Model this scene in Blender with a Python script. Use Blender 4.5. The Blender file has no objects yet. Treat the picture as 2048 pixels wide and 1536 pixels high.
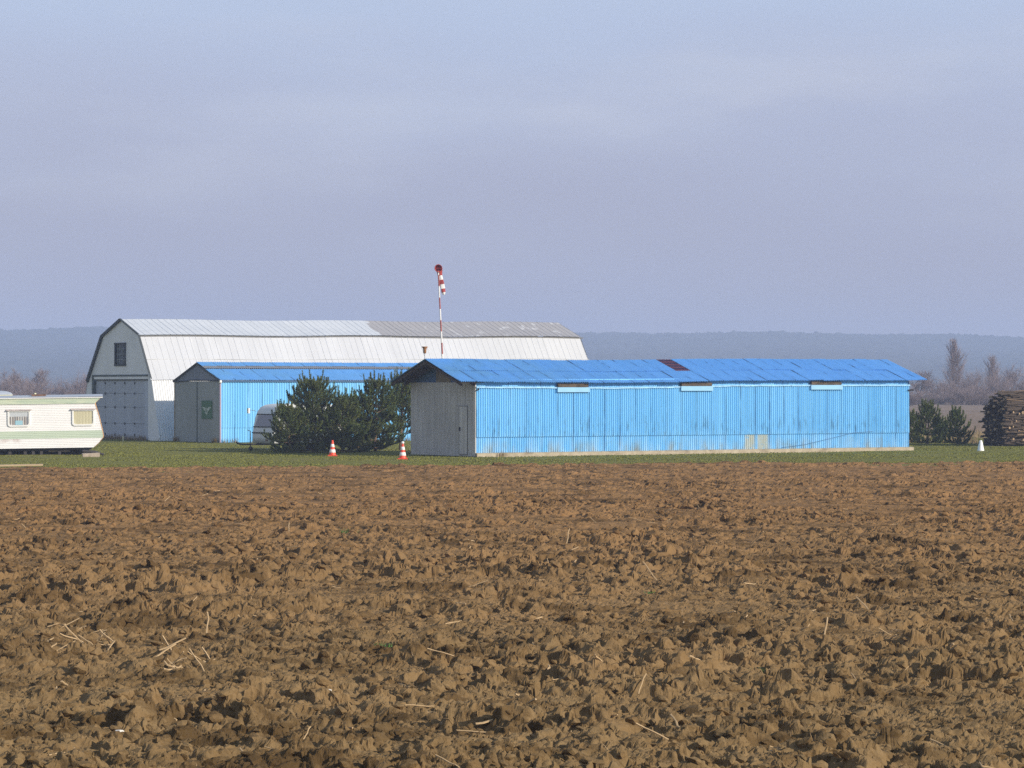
import bpy, math, random
import numpy as np
from mathutils import Vector, Matrix

random.seed(7)
R = math.radians
scene = bpy.context.scene
COL = scene.collection
CAM_H = 2.96
F = 6000.0          # focal length in pixels of the 2048-wide photograph
U_ANG = math.atan2(.546, .838)   # direction of the long walls of the sheds


def at(px, D, z=0.0):
    return Vector(((px - 1024) / F * D, D, z))


def ground_d(py):
    return CAM_H * F / (py - 775.0)


# ------------------------------------------------------------------ tagging
def tag(o, label=None, cat=None, group=None, kind=None):
    if label: o['label'] = label
    if cat: o['category'] = cat
    if group: o['group'] = group
    if kind: o['kind'] = kind
    return o


def empty(name, loc=(0, 0, 0), rz=0.0, ry=0.0):
    o = bpy.data.objects.new(name, None)
    o.empty_display_size = .2
    o.location = loc
    o.rotation_euler = (0, ry, rz)
    COL.objects.link(o)
    return o


# ------------------------------------------------------------------ mesh builder
class MB:
    def __init__(self):
        self.v = []; self.f = []; self.m = []; self.s = []

    def add(self, vs, fs, mi=0, smooth=False):
        b = len(self.v)
        self.v += [tuple(p) for p in vs]
        for f in fs:
            self.f.append(tuple(b + i for i in f)); self.m.append(mi); self.s.append(smooth)

    def box(self, x0, x1, y0, y1, z0, z1, mi=0, xf=None):
        vs = [(x, y, z) for x in (x0, x1) for y in (y0, y1) for z in (z0, z1)]
        if xf: vs = [xf(Vector(p)) for p in vs]
        self.add(vs, [(0, 1, 3, 2), (4, 6, 7, 5), (0, 4, 5, 1), (2, 3, 7, 6), (0, 2, 6, 4), (1, 5, 7, 3)], mi)

    def tube(self, pts, rad, n=6, mi=0, cap=True, smooth=True):
        pts = [Vector(p) for p in pts]
        if not hasattr(rad, '__len__'): rad = [rad] * len(pts)
        rings = []
        up = None
        for i, p in enumerate(pts):
            d = (pts[min(i + 1, len(pts) - 1)] - pts[max(i - 1, 0)]).normalized()
            if up is None:
                up = d.orthogonal().normalized()
            a = (up - d * up.dot(d))
            a = a.normalized() if a.length > 1e-5 else d.orthogonal().normalized()
            up = a
            b = d.cross(a)
            rings.append([p + (a * math.cos(2 * math.pi * k / n) + b * math.sin(2 * math.pi * k / n)) * rad[i] for k in range(n)])
        vs = [q for r in rings for q in r]
        fs = []
        for i in range(len(pts) - 1):
            for k in range(n):
                fs.append((i * n + k, i * n + (k + 1) % n, (i + 1) * n + (k + 1) % n, (i + 1) * n + k))
        self.add(vs, fs, mi, smooth)
        if cap:
            self.add(rings[0], [tuple(reversed(range(n)))], mi)
            self.add(rings[-1], [tuple(range(n))], mi)

    def lathe(self, prof, n=20, mi=0, c=(0, 0, 0), smooth=True):
        vs = []
        for (r, z) in prof:
            for k in range(n):
                a = 2 * math.pi * k / n
                vs.append((c[0] + r * math.cos(a), c[1] + r * math.sin(a), c[2] + z))
        fs = []
        for i in range(len(prof) - 1):
            for k in range(n):
                fs.append((i * n + k, i * n + (k + 1) % n, (i + 1) * n + (k + 1) % n, (i + 1) * n + k))
        self.add(vs, fs, mi, smooth)

    def corr(self, O, U, V, N, lu, lv, pitch, amp, mi=0, rows=1, fn=None, k=6):
        """a corrugated sheet: O + U*u + V*v, rippled along u in direction N"""
        O, U, V, N = Vector(O), Vector(U), Vector(V), Vector(N)
        nc = int(lu / pitch * k)
        vs = []
        for j in range(rows + 1):
            for i in range(nc + 1):
                u = lu * i / nc; v = lv * j / rows
                w = math.sin(2 * math.pi * u / pitch)
                w = max(-1, min(1, w * 1.35))
                p = O + U * u + V * v + N * (amp * w)
                if fn: p = p + fn(u, v)
                vs.append(p)
        fs = []
        for j in range(rows):
            for i in range(nc):
                a = j * (nc + 1) + i
                fs.append((a, a + 1, a + nc + 2, a + nc + 1))
        self.add(vs, fs, mi, True)

    def prism(self, poly, x0, x1, mi=0, axis='x', smooth=False):
        """poly in (y,z) extruded along x (axis 'x') or in (x,z) extruded along y (axis 'y')"""
        n = len(poly)
        mk = (lambda a, p: (a, p[0], p[1])) if axis == 'x' else (lambda a, p: (p[0], a, p[1]))
        A = [mk(x0, p) for p in poly]; B = [mk(x1, p) for p in poly]
        self.add(A + B, [(i, (i + 1) % n, n + (i + 1) % n, n + i) for i in range(n)], mi, smooth)
        self.add(A, [tuple(reversed(range(n)))], mi)
        self.add(B, [tuple(range(n))], mi)

    def build(self, name, mats, parent=None):
        me = bpy.data.meshes.new(name)
        me.from_pydata(self.v, [], self.f)
        if not isinstance(mats, (list, tuple)): mats = [mats]
        for m in mats: me.materials.append(m)
        me.polygons.foreach_set('material_index', self.m)
        me.polygons.foreach_set('use_smooth', self.s)
        me.update()
        o = bpy.data.objects.new(name, me)
        COL.objects.link(o)
        if parent: o.parent = parent
        return o


def np_mesh(name, v, f, mat, smooth=False, parent=None):
    v = np.asarray(v, np.float32); f = np.asarray(f, np.int32)
    me = bpy.data.meshes.new(name)
    k = f.shape[1]
    me.vertices.add(len(v)); me.vertices.foreach_set('co', v.ravel())
    me.loops.add(f.size); me.loops.foreach_set('vertex_index', f.ravel())
    me.polygons.add(len(f))
    me.polygons.foreach_set('loop_start', np.arange(0, f.size, k, dtype=np.int32))
    me.polygons.foreach_set('use_smooth', np.full(len(f), smooth))
    me.materials.append(mat)
    me.update(calc_edges=True)
    o = bpy.data.objects.new(name, me)
    COL.objects.link(o)
    if parent: o.parent = parent
    return o


# ------------------------------------------------------------------ node helpers
class NT:
    def __init__(self, name):
        self.mat = bpy.data.materials.new(name)
        self.mat.use_nodes = True
        self.t = self.mat.node_tree
        self.bsdf = self.t.nodes['Principled BSDF']
        self.co = None

    def n(self, typ, **kw):
        nd = self.t.nodes.new(typ)
        for k, v in kw.items(): setattr(nd, k, v)
        return nd

    def put(self, sock, val):
        if hasattr(val, 'links') or isinstance(val, bpy.types.NodeSocket):
            self.t.links.new(val, sock)
        elif isinstance(val, (tuple, list)) and len(val) == 3 and sock.type == 'RGBA':
            sock.default_value = (*val, 1)
        else:
            sock.default_value = val

    def obj(self):
        if self.co is None:
            self.co = self.n('ShaderNodeTexCoord').outputs['Object']
        return self.co

    def xyz(self, v=None):
        s = self.n('ShaderNodeSeparateXYZ'); self.put(s.inputs[0], v if v is not None else self.obj())
        return s.outputs

    def vec(self, x, y, z):
        c = self.n('ShaderNodeCombineXYZ')
        for i, a in enumerate((x, y, z)): self.put(c.inputs[i], a)
        return c.outputs[0]

    def scale(self, s, v=None):
        m = self.n('ShaderNodeMapping')
        self.put(m.inputs['Vector'], v if v is not None else self.obj())
        m.inputs['Scale'].default_value = s
        return m.outputs[0]

    def m(self, op, a, b=0.0, c=0.0, clamp=False):
        nd = self.n('ShaderNodeMath', operation=op, use_clamp=clamp)
        self.put(nd.inputs[0], a); self.put(nd.inputs[1], b); self.put(nd.inputs[2], c)
        return nd.outputs[0]

    def noise(self, scale, detail=4, rough=.55, v=None, out='Fac'):
        nd = self.n('ShaderNodeTexNoise')
        self.put(nd.inputs['Vector'], v if v is not None else self.obj())
        nd.inputs['Scale'].default_value = scale; nd.inputs['Detail'].default_value = detail
        nd.inputs['Roughness'].default_value = rough
        return nd.outputs[out]

    def white(self, v):
        nd = self.n('ShaderNodeTexWhiteNoise', noise_dimensions='3D'); self.put(nd.inputs['Vector'], v)
        return nd.outputs['Value']

    def rng(self, v, a, b, c=0.0, d=1.0, smooth=False):
        nd = self.n('ShaderNodeMapRange', clamp=True)
        if smooth: nd.interpolation_type = 'SMOOTHSTEP'
        for i, x in enumerate((v, a, b, c, d)): self.put(nd.inputs[i], x)
        return nd.outputs[0]

    def band(self, v, a, b, s):
        """1 inside a..b with soft edges s"""
        return self.m('MULTIPLY', self.rng(v, a - s, a + s), self.rng(v, b - s, b + s, 1, 0))

    def mix(self, f, a, b, blend='MIX'):
        nd = self.n('ShaderNodeMix', data_type='RGBA', blend_type=blend)
        self.put(nd.inputs[0], f); self.put(nd.inputs[6], a); self.put(nd.inputs[7], b)
        return nd.outputs[2]

    def bump(self, h, dist=.01, strength=1.0):
        nd = self.n('ShaderNodeBump'); nd.inputs['Distance'].default_value = dist
        nd.inputs['Strength'].default_value = strength
        self.put(nd.inputs['Height'], h)
        self.t.links.new(nd.outputs[0], self.bsdf.inputs['Normal'])

    def done(self, col, rough=.6, metal=0.0, spec=.5):
        self.put(self.bsdf.inputs['Base Color'], col)
        self.put(self.bsdf.inputs['Roughness'], rough)
        self.put(self.bsdf.inputs['Metallic'], metal)
        self.bsdf.inputs['Specular IOR Level'].default_value = spec
        return self.mat


def plain(name, col, rough=.6, var=.12, scale=3.0, metal=0.0, spec=.4, stretch=(1, 1, 1)):
    t = NT(name)
    nz = t.noise(scale, 5, .6, t.scale(stretch))
    lo = tuple(c * (1 - var) for c in col); hi = tuple(min(1, c * (1 + var)) for c in col)
    return t.done(t.mix(t.rng(nz, .3, .7), lo, hi), rough, metal, spec)


M = {}


def make_materials():
    # ---- painted corrugated steel of the front walls
    def blue_wall(name, seed, stains):
        t = NT(name)
        x, y, z = t.xyz()
        base = (.135, .40, .74)
        sheet = t.m('FLOOR', t.m('DIVIDE', t.m('ADD', x, seed), .83))
        rnd = t.white(t.vec(sheet, t.m('GREATER_THAN', z, .83), seed))
        c = t.mix(rnd, (.165, .50, .85), (.215, .56, .90))
        fine = t.noise(1.0, 5, .65, t.scale((5.5, 1, .7)))
        c = t.mix(t.rng(fine, .35, .75, 0, .45), c, (.27, .59, .86))
        # each rib gets its own slightly different blue
        rib = t.white(t.vec(t.m('FLOOR', t.m('DIVIDE', x, .117)), seed, 0))
        c = t.mix(t.rng(rib, 0, 1, 0, .42), c, (.10, .38, .72))
        fr = t.m('FRACT', t.m('DIVIDE', t.m('ADD', x, seed), .83))
        jn = t.noise(1.0, 3, .6, t.scale((1.7, 1, .6)))
        k = t.m('MULTIPLY', t.m('LESS_THAN', fr, .07), t.rng(jn, .38, .55))
        c = t.mix(t.m('MULTIPLY', k, .75), c, (.05, .19, .40))
        if stains:
            # dark scuffs running up from the sheet joint
            st = t.noise(1.0, 3, .6, t.scale((7.5, 1, 1.1)))
            hgt = t.m('MULTIPLY', t.rng(z, .78, .88), t.rng(z, .95, 2.0, 1, 0))
            k = t.m('MULTIPLY', t.rng(st, .54, .64), hgt)
            c = t.mix(t.m('MULTIPLY', k, .7), c, (.06, .16, .28))
            # dirt splashed up along the foot
            sp = t.noise(1.0, 4, .65, t.scale((2.2, 1, .8)))
            k2 = t.m('MULTIPLY', t.rng(sp, .47, .66), t.rng(z, .2, .72, 1, 0))
            c = t.mix(t.m('MULTIPLY', k2, .8), c, (.26, .24, .17))
            # bare patches where the paint has come off
            for (a, b) in stains:
                nn = t.noise(3.0, 4, .6)
                m_ = t.m('MULTIPLY', t.band(x, a, b, .05), t.rng(z, .80, .84, 1, 0))
                m_ = t.m('MULTIPLY', m_, t.rng(nn, .32, .45))
                c = t.mix(t.m('MULTIPLY', m_, .85), c, (.50, .49, .38))
            pb = t.noise(1.0, 4, .6, t.scale((3.0, 1, .9)))
            k4 = t.m('MULTIPLY', t.rng(pb, .38, .62), t.rng(z, .25, 1.1, 1, 0))
            c = t.mix(t.m('MULTIPLY', k4, .42), c, (.50, .68, .84))
            rs = t.noise(9.0, 4, .7)
            k3 = t.m('MULTIPLY', t.rng(rs, .62, .70), t.rng(z, .2, .60, 1, 0))
            c = t.mix(t.m('MULTIPLY', k3, .8), c, (.12, .07, .04))
        return t.done(c, .5, 0, .35)
    M['blue_wall'] = blue_wall('blue_wall_paint', .0, [(14.4, 14.95), (15.12, 15.7)])
    M['blue_wall_far'] = blue_wall('blue_wall_paint_far', 3.3, None)

    def blue_roof(name, seed, pw, split, lap):
        t = NT(name)
        x, y, z = t.xyz()
        sheet = t.m('FLOOR', t.m('DIVIDE', t.m('ADD', x, seed), pw))
        row = t.m('GREATER_THAN', y, split)
        rnd = t.white(t.vec(sheet, row, seed))
        c = t.mix(rnd, (.135, .40, .84), (.155, .435, .88))
        # the left end has faded to a greener blue
        fade = t.m('MULTIPLY', t.rng(x, -1, 15, 1, 0), t.rng(t.noise(.9, 5, .6), .35, .65))
        c = t.mix(t.m('MULTIPLY', fade, .75), c, (.155, .38, .62))
        mo = t.noise(1.0, 5, .65, t.scale((6, 1.2, 1)))
        c = t.mix(t.rng(mo, .5, .8, 0, .45), c, (.07, .22, .47))
        # dark gap lines painted along the sheet laps, in place of gap shadow
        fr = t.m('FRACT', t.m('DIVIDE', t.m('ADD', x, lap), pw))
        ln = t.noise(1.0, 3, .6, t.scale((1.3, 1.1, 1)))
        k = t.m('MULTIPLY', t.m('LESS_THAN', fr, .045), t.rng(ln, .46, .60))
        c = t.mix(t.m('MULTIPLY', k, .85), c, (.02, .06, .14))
        return t.done(c, .45, 0, .4)
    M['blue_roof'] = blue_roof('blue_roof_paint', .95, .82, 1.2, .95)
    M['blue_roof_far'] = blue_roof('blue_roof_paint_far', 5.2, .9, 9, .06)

    t = NT('under_roof_boards')
    nz = t.noise(3, 5, .6, t.scale((.4, 8, 8)))
    M['under_roof'] = t.done(t.mix(nz, (.035, .025, .018), (.09, .06, .04)), .85, 0, .2)

    def grey_sheet(name, a, b, st=(6, 6, .5)):
        t = NT(name)
        nz = t.noise(1.0, 5, .6, t.scale(st))
        n2 = t.noise(.5, 3, .5)
        c = t.mix(t.rng(nz, .3, .7), a, b)
        c = t.mix(t.rng(n2, .4, .7, 0, .35), c, tuple(q * .72 for q in a))
        return t.done(c, .5, .0, .4)
    M['gable_grey'] = grey_sheet('galvanised_grey', (.40, .385, .365), (.62, .60, .565), (9, 9, .35))  # light and dark streaks put into the grey so the ribs read
    M['gable_green_grey'] = grey_sheet('grey_green_steel', (.29, .31, .30), (.34, .355, .345), (2, 2, .4))
    M['gable_slate'] = grey_sheet('slate_grey_steel', (.15, .175, .215), (.18, .205, .25), (2, 2, .4))
    M['hangar_gable'] = grey_sheet('pale_grey_boarding', (.76, .76, .75), (.81, .81, .80), (1.2, 1.2, .5))
    M['hangar_door'] = grey_sheet('blue_grey_door_paint', (.40, .43, .49), (.45, .475, .53), (1.5, 1.5, .3))
    M['hangar_door_pale'] = grey_sheet('pale_blue_door_paint', (.46, .50, .57), (.50, .54, .61), (1.5, 1.5, .3))
    M['dark_trim'] = plain('dark_trim', (.035, .045, .05), .6)
    M['green_trim'] = plain('green_grey_trim', (.085, .11, .105), .6)
    M['rust'] = plain('rusty_steel', (.16, .09, .06), .85, .4, 8)
    M['galv'] = plain('galvanised_strip', (.30, .31, .33), .5, .2, 6)

    # ---- hangar roof
    def hangar(name, a, b, patch):
        t = NT(name)
        x, y, z = t.xyz()
        sh = t.white(t.vec(t.m('FLOOR', t.m('DIVIDE', x, .8)), t.m('FLOOR', t.m('DIVIDE', y, 3.)), 1))
        c = t.mix(sh, a, b)
        g = t.noise(1.0, 4, .6, t.scale((2.2, 1, .35)))
        c = t.mix(t.rng(g, .45, .8, 0, .35), c, tuple(q * .82 for q in a))
        if patch:
            w = t.m('ADD', x, t.m('MULTIPLY', t.m('SUBTRACT', t.noise(.7, 4, .6), .5), 3.0))
            old = t.rng(w, 15.55, 15.75)
            gr = t.mix(t.noise(1.0, 4, .6, t.scale((5, 1, .5))), (.31, .30, .31), (.42, .41, .415))
            c = t.mix(old, c, gr)
            fl = t.noise(1.0, 3, .6, t.scale((2.0, .9, .9)))
            k = t.m('MULTIPLY', t.rng(fl, .60, .63), t.rng(x, 17, 24, .1, .65))
            c = t.mix(k, c, (.62, .63, .65))
        return t.done(c, .45, 0, .4)
    M['hangar_top'] = hangar('hangar_upper_sheets', (.56, .595, .64), (.61, .64, .68), True)
    M['hangar_low'] = hangar('hangar_lower_sheets', (.505, .515, .53), (.545, .555, .57), False)
    M['hangar_wall'] = hangar('hangar_wall_sheets', (.70, .70, .69), (.75, .75, .74), False)

    # ---- concrete
    t = NT('concrete_plinth')
    nz = t.noise(4, 6, .7)
    st = t.noise(1.0, 3, .5, t.scale((1.2, 1, 3)))
    c = t.mix(t.rng(nz, .3, .7), (.30, .25, .175), (.46, .40, .30))
    M['concrete'] = t.done(t.mix(t.rng(st, .55, .7, 0, .6), c, (.15, .115, .075)), .9, 0, .2)

    # ---- mobile home
    t = NT('white_siding')
    x, y, z = t.xyz()
    nz = t.noise(1.0, 4, .6, t.scale((.9, 1, 3)))
    c = t.mix(t.rng(nz, .35, .7), (.82, .805, .80), (.88, .87, .86))
    dirt = t.noise(3.5, 5, .65)
    k = t.m('MULTIPLY', t.band(z, .50, .68, .05), t.m('MULTIPLY', t.rng(x, 4.1, 4.35, 1, 0), t.rng(dirt, .38, .6)))
    c = t.mix(t.m('MULTIPLY', k, .6), c, (.50, .38, .33))
    M['siding'] = t.done(c, .45)
    t = NT('pale_green_siding')
    nz = t.noise(1.0, 4, .6, t.scale((1.2, 1, 6)))
    M['siding_green'] = t.done(t.mix(t.rng(nz, .4, .72), (.46, .55, .42), (.66, .69, .52)), .5)
    t = NT('stripe_green')
    nz = t.noise(1.0, 4, .6, t.scale((.7, 1, 3)))
    M['stripe_green'] = t.done(t.mix(t.rng(nz, .3, .72), (.47, .56, .45), (.55, .63, .49)), .5)
    M['cream'] = plain('cream_paint', (.72, .70, .48), .5, .06)
    M['edge_orange'] = plain('weathered_edge', (.52, .30, .13), .7, .3, 5)
    M['grey_roof'] = plain('grey_roof_sheet', (.42, .46, .52), .5, .1)
    M['white_trim'] = plain('white_frame', (.82, .82, .80), .4, .04)
    M['hood'] = plain('weathered_hood', (.56, .49, .46), .6, .2, 9)
    t = NT('cream_curtain')
    x, y, z = t.xyz()
    w = t.m('SINE', t.m('MULTIPLY', x, 95.0))
    M['curtain'] = t.done(t.mix(t.rng(w, -1, 1), (.47, .43, .28), (.66, .62, .44)), .8)
    t = NT('striped_curtain')
    x, y, z = t.xyz()
    w = t.m('SINE', t.m('MULTIPLY', x, 62.0))
    sp = t.white(t.vec(t.m('FLOOR', t.m('MULTIPLY', x, 18.0)), 0, 0))
    c = t.mix(t.rng(w, -.4, .5), (.16, .17, .2), (.62, .60, .56))
    c = t.mix(t.m('MULTIPLY', t.m('GREATER_THAN', sp, .6), .6), c, (.25, .22, .2))
    c = t.mix(t.rng(z, 1.62, 1.64), c, (.52, .55, .58))
    M['curtain_striped'] = t.done(c, .6)
    M['pale_blue_cloth'] = plain('pale_blue_cloth', (.35, .58, .68), .8)
    t = NT('window_glass')
    M['glass_dark'] = t.done((.05, .065, .075), .08, 0, .6)
    t = NT('caravan_window')
    M['glass_mauve'] = t.done(t.mix(t.noise(2), (.14, .13, .17), (.19, .17, .21)), .15, 0, .6)
    M['caravan_shell'] = plain('caravan_shell', (.62, .64, .63), .35, .05)
    M['black'] = plain('black_rubber', (.018, .018, .02), .7, .2, 12)
    M['steel_dark'] = plain('dark_steel', (.05, .045, .045), .7, .3, 6)
    M['block'] = plain('concrete_block', (.40, .33, .26), .95, .25, 7)
    t = NT('plank_wood')
    nz = t.noise(2, 5, .6, t.scale((1, 14, 14)))
    M['plank'] = t.done(t.mix(nz, (.42, .30, .17), (.62, .47, .28)), .8)

    # ---- cones, windsock
    M['orange'] = plain('cone_orange', (.78, .075, .03), .45, .08, 9)
    M['cone_white'] = plain('cone_white', (.82, .82, .80), .4, .05, 9)
    M['sock_red'] = plain('sock_red', (.34, .045, .04), .8, .2, 4)
    M['sock_white'] = plain('sock_white', (.78, .77, .74), .8, .06, 4)
    t = NT('pole_stripes')
    x, y, z = t.xyz()
    k = t.m('GREATER_THAN', t.m('FRACT', t.m('DIVIDE', t.m('SUBTRACT', z, 0.11), 1.13)), .5)
    M['pole'] = t.done(t.mix(k, (.34, .08, .065), (.78, .77, .75)), .45)
    M['pole_grey'] = plain('thin_pole', (.36, .35, .36), .5, .1)
    M['brown_cup'] = plain('brown_cup', (.30, .14, .05), .6, .3, 12)
    M['sign_green'] = plain('sign_green', (.045, .135, .06), .5, .2, 6)
    M['sign_white'] = plain('sign_white', (.62, .66, .60), .5, .05)
    t = NT('skylight_red')
    x, y, z = t.xyz()
    w = t.m('SINE', t.m('MULTIPLY', y, 17.0))
    M['skylight'] = t.done(t.mix(t.rng(w, .2, .9), (.05, .02, .065), (.21, .06, .08)), .4)

    # ---- vegetation
    t = NT('pine_needles')
    info = t.n('ShaderNodeNewGeometry').outputs['Random Per Island']
    c = t.mix(info, (.040, .082, .022), (.165, .20, .052))
    k = t.rng(t.noise(1.6, 3, .5), .45, .65)
    M['needles'] = t.done(t.mix(k, c, (.15, .165, .04)), .55, 0, .3)
    M['bark_pine'] = plain('pine_bark', (.17, .105, .065), .9, .35, 12)
    M['bark_grey'] = plain('grey_bark', (.165, .13, .125), .9, .25, 3)
    M['twig'] = plain('bare_twigs', (.26, .20, .19), .9, .25, .6)
    M['twig_red'] = plain('reddish_twigs', (.29, .20, .165), .9, .25, .6)

    t = NT('grass_ground')
    a = t.noise(.35, 6, .6); b = t.noise(5.0, 5, .7, t.scale((1, .35, 1)))
    c = t.mix(t.rng(a, .3, .7), (.150, .150, .027), (.176, .166, .034))
    c = t.mix(t.rng(b, .40, .72, 0, .6), c, (.130, .136, .026))
    d = t.noise(.16, 4, .6, t.scale((.6, 1.6, 1)))
    c = t.mix(t.rng(d, .55, .75, 0, .75), c, (.17, .14, .06))
    t.bump(b, .05, .8)
    M['grass'] = t.done(c, .9, 0, .15)
    t = NT('grass_blades')
    info = t.n('ShaderNodeNewGeometry').outputs['Random Per Island']
    c = t.mix(info, (.155, .165, .030), (.195, .190, .040))
    M['blades'] = t.done(c, .8, 0, .2)
    t = NT('dry_grass')
    info = t.n('ShaderNodeNewGeometry').outputs['Random Per Island']
    M['dry'] = t.done(t.mix(info, (.20, .145, .075), (.36, .27, .16)), .9, 0, .15)
    t = NT('dry_meadow')
    a = t.noise(.25, 6, .7, t.scale((1, .5, 1)))
    b = t.noise(2.0, 5, .7, t.scale((1, .25, 1)))
    c = t.mix(t.rng(a, .3, .7), (.20, .150, .115), (.30, .225, .165))
    M['meadow'] = t.done(t.mix(t.rng(b, .35, .75, 0, .7), c, (.15, .11, .085)), .95, 0, .1)
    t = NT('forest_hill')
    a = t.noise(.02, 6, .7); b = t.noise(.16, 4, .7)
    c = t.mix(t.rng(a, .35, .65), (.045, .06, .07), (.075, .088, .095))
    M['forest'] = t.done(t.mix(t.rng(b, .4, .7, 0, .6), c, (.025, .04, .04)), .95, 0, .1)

    # ---- soil
    def soil(name, k=1.0):
        t = NT(name)
        a = t.noise(.25, 5, .6); b = t.noise(3.5, 6, .65); d = t.noise(42, 4, .75)
        # paler and greyer where it dried near the road, redder further out
        far = t.rng(t.m('ADD', t.xyz()[1], t.m('MULTIPLY', t.m('SUBTRACT', a, .5), 40.0)), 26, 72)
        c = t.mix(t.rng(a, .3, .7), t.mix(far, (.172, .114, .053), (.215, .119, .049)), t.mix(far, (.225, .153, .074), (.262, .147, .062)))
        c = t.mix(t.rng(b, .42, .72, 0, .70), c, (.155, .092, .036))
        c = t.mix(t.rng(d, .45, .75, 0, .45), c, (.30, .205, .106))
        # damp soil turned up in wandering strips
        w = t.noise(1.1, 6, .68, t.scale((.30, 1.15, 1)))
        c = t.mix(t.rng(w, .48, .62, 0, .85), c, (.068, .041, .016))
        t.bump(t.m('ADD', t.m('MULTIPLY', b, .5), t.m('MULTIPLY', d, .35)), .028, .9)
        return t.done(c, .95, 0, .08)
    M['soil'] = soil('ploughed_soil')
    M['straw'] = plain('dry_straw', (.46, .32, .17), .7, .25, 6)
    M['root'] = plain('dry_roots', (.33, .225, .12), .8, .25, 6)
    M['weed'] = plain('weed_leaf', (.07, .16, .03), .6, .3, 9)
    M['stone'] = plain('pale_stone', (.66, .62, .55), .8, .12, 20)
    M['log'] = plain('branch_bark', (.058, .042, .031), .9, .4, 5, stretch=(.5, 4, 4))
    M['log_pale'] = plain('peeled_branch', (.16, .108, .066), .85, .3, 5, stretch=(.5, 4, 4))
    M['log_end'] = plain('sawn_end', (.36, .25, .15), .85, .35, 8)


make_materials()


# ------------------------------------------------------------------ numpy noise
def hsh(ix, iy, seed):
    with np.errstate(over='ignore'):
        n = ix.astype(np.uint32) * np.uint32(374761393) + iy.astype(np.uint32) * np.uint32(668265263) + np.uint32(seed * 97463477 & 0xffffffff)
        n = (n ^ (n >> np.uint32(13))) * np.uint32(1274126177)
        n = n ^ (n >> np.uint32(16))
        n = n * np.uint32(2246822519)
        n = n ^ (n >> np.uint32(15))
    return (n.astype(np.float32) / np.float32(4294967296.0))


def vnoise(x, y, seed):
    fx = np.floor(x); fy = np.floor(y)
    ix = fx.astype(np.int32); iy = fy.astype(np.int32)
    u = (x - fx).astype(np.float32); v = (y - fy).astype(np.float32)
    u = u * u * (3 - 2 * u); v = v * v * (3 - 2 * v)
    a = hsh(ix, iy, seed); b = hsh(ix + 1, iy, seed); c = hsh(ix, iy + 1, seed); d = hsh(ix + 1, iy + 1, seed)
    return (a * (1 - u) + b * u) * (1 - v) + (c * (1 - u) + d * u) * v - .5


def fbm(x, y, seed, oct=4, gain=.55):
    s = 0; a = 1.0; f = 1.0
    for i in range(oct):
        s = s + a * vnoise(x * f + 17.3 * i, y * f - 9.1 * i, seed + i)
        a *= gain; f *= 2.03
    return s


def clods(x, y, cell, seed, cover=.75, hr=.30):
    """broken clods: irregular blocks with sloping tops, heaped over one another"""
    wx = x + vnoise(x / cell * 1.9, y / cell * 1.9, seed + 50) * cell * .75 + vnoise(x / cell * 4.6, y / cell * 4.6, seed + 52) * cell * .34
    wy = y + vnoise(x / cell * 1.9 + 7, y / cell * 1.9, seed + 51) * cell * .75 + vnoise(x / cell * 4.6, y / cell * 4.6 + 5, seed + 53) * cell * .34
    gx = wx / cell; gy = wy / cell
    ix = np.floor(gx).astype(np.int32); iy = np.floor(gy).astype(np.int32)
    best = np.zeros(x.shape, np.float32)
    for oy in (-1, 0, 1):
        for ox in (-1, 0, 1):
            jx = ix + ox; jy = iy + oy
            px = gx - (jx + hsh(jx, jy, seed)); py = gy - (jy + hsh(jx, jy, seed + 1))
            r1 = hsh(jx, jy, seed + 2); r2 = hsh(jx, jy, seed + 3) - .5; r3 = hsh(jx, jy, seed + 4) - .5; r4 = hsh(jx, jy, seed + 5)
            # squash each block along its own axis
            ca = np.cos(r4 * 3.1416); sa = np.sin(r4 * 3.1416)
            a = px * ca + py * sa; b = (-px * sa + py * ca) * (1.0 + .9 * r1)
            d = np.maximum(np.sqrt(a * a + b * b), .86 * np.maximum(np.abs(a), np.abs(b)) * 1.2)
            rad = .26 + .55 * r1 * r1
            e = np.clip((rad - d) / (rad * .60), 0, 1); e = e * e * (3 - 2 * e)
            top = (.35 + .65 * r1) + (px * r2 + py * r3) * 1.15
            best = np.maximum(best, np.where(hsh(jx, jy, seed + 6) < cover, e * np.clip(top, .05, 1.4), 0))
    return cell * hr * best


FD = (.988, .155)   # direction the furrows run


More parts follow.
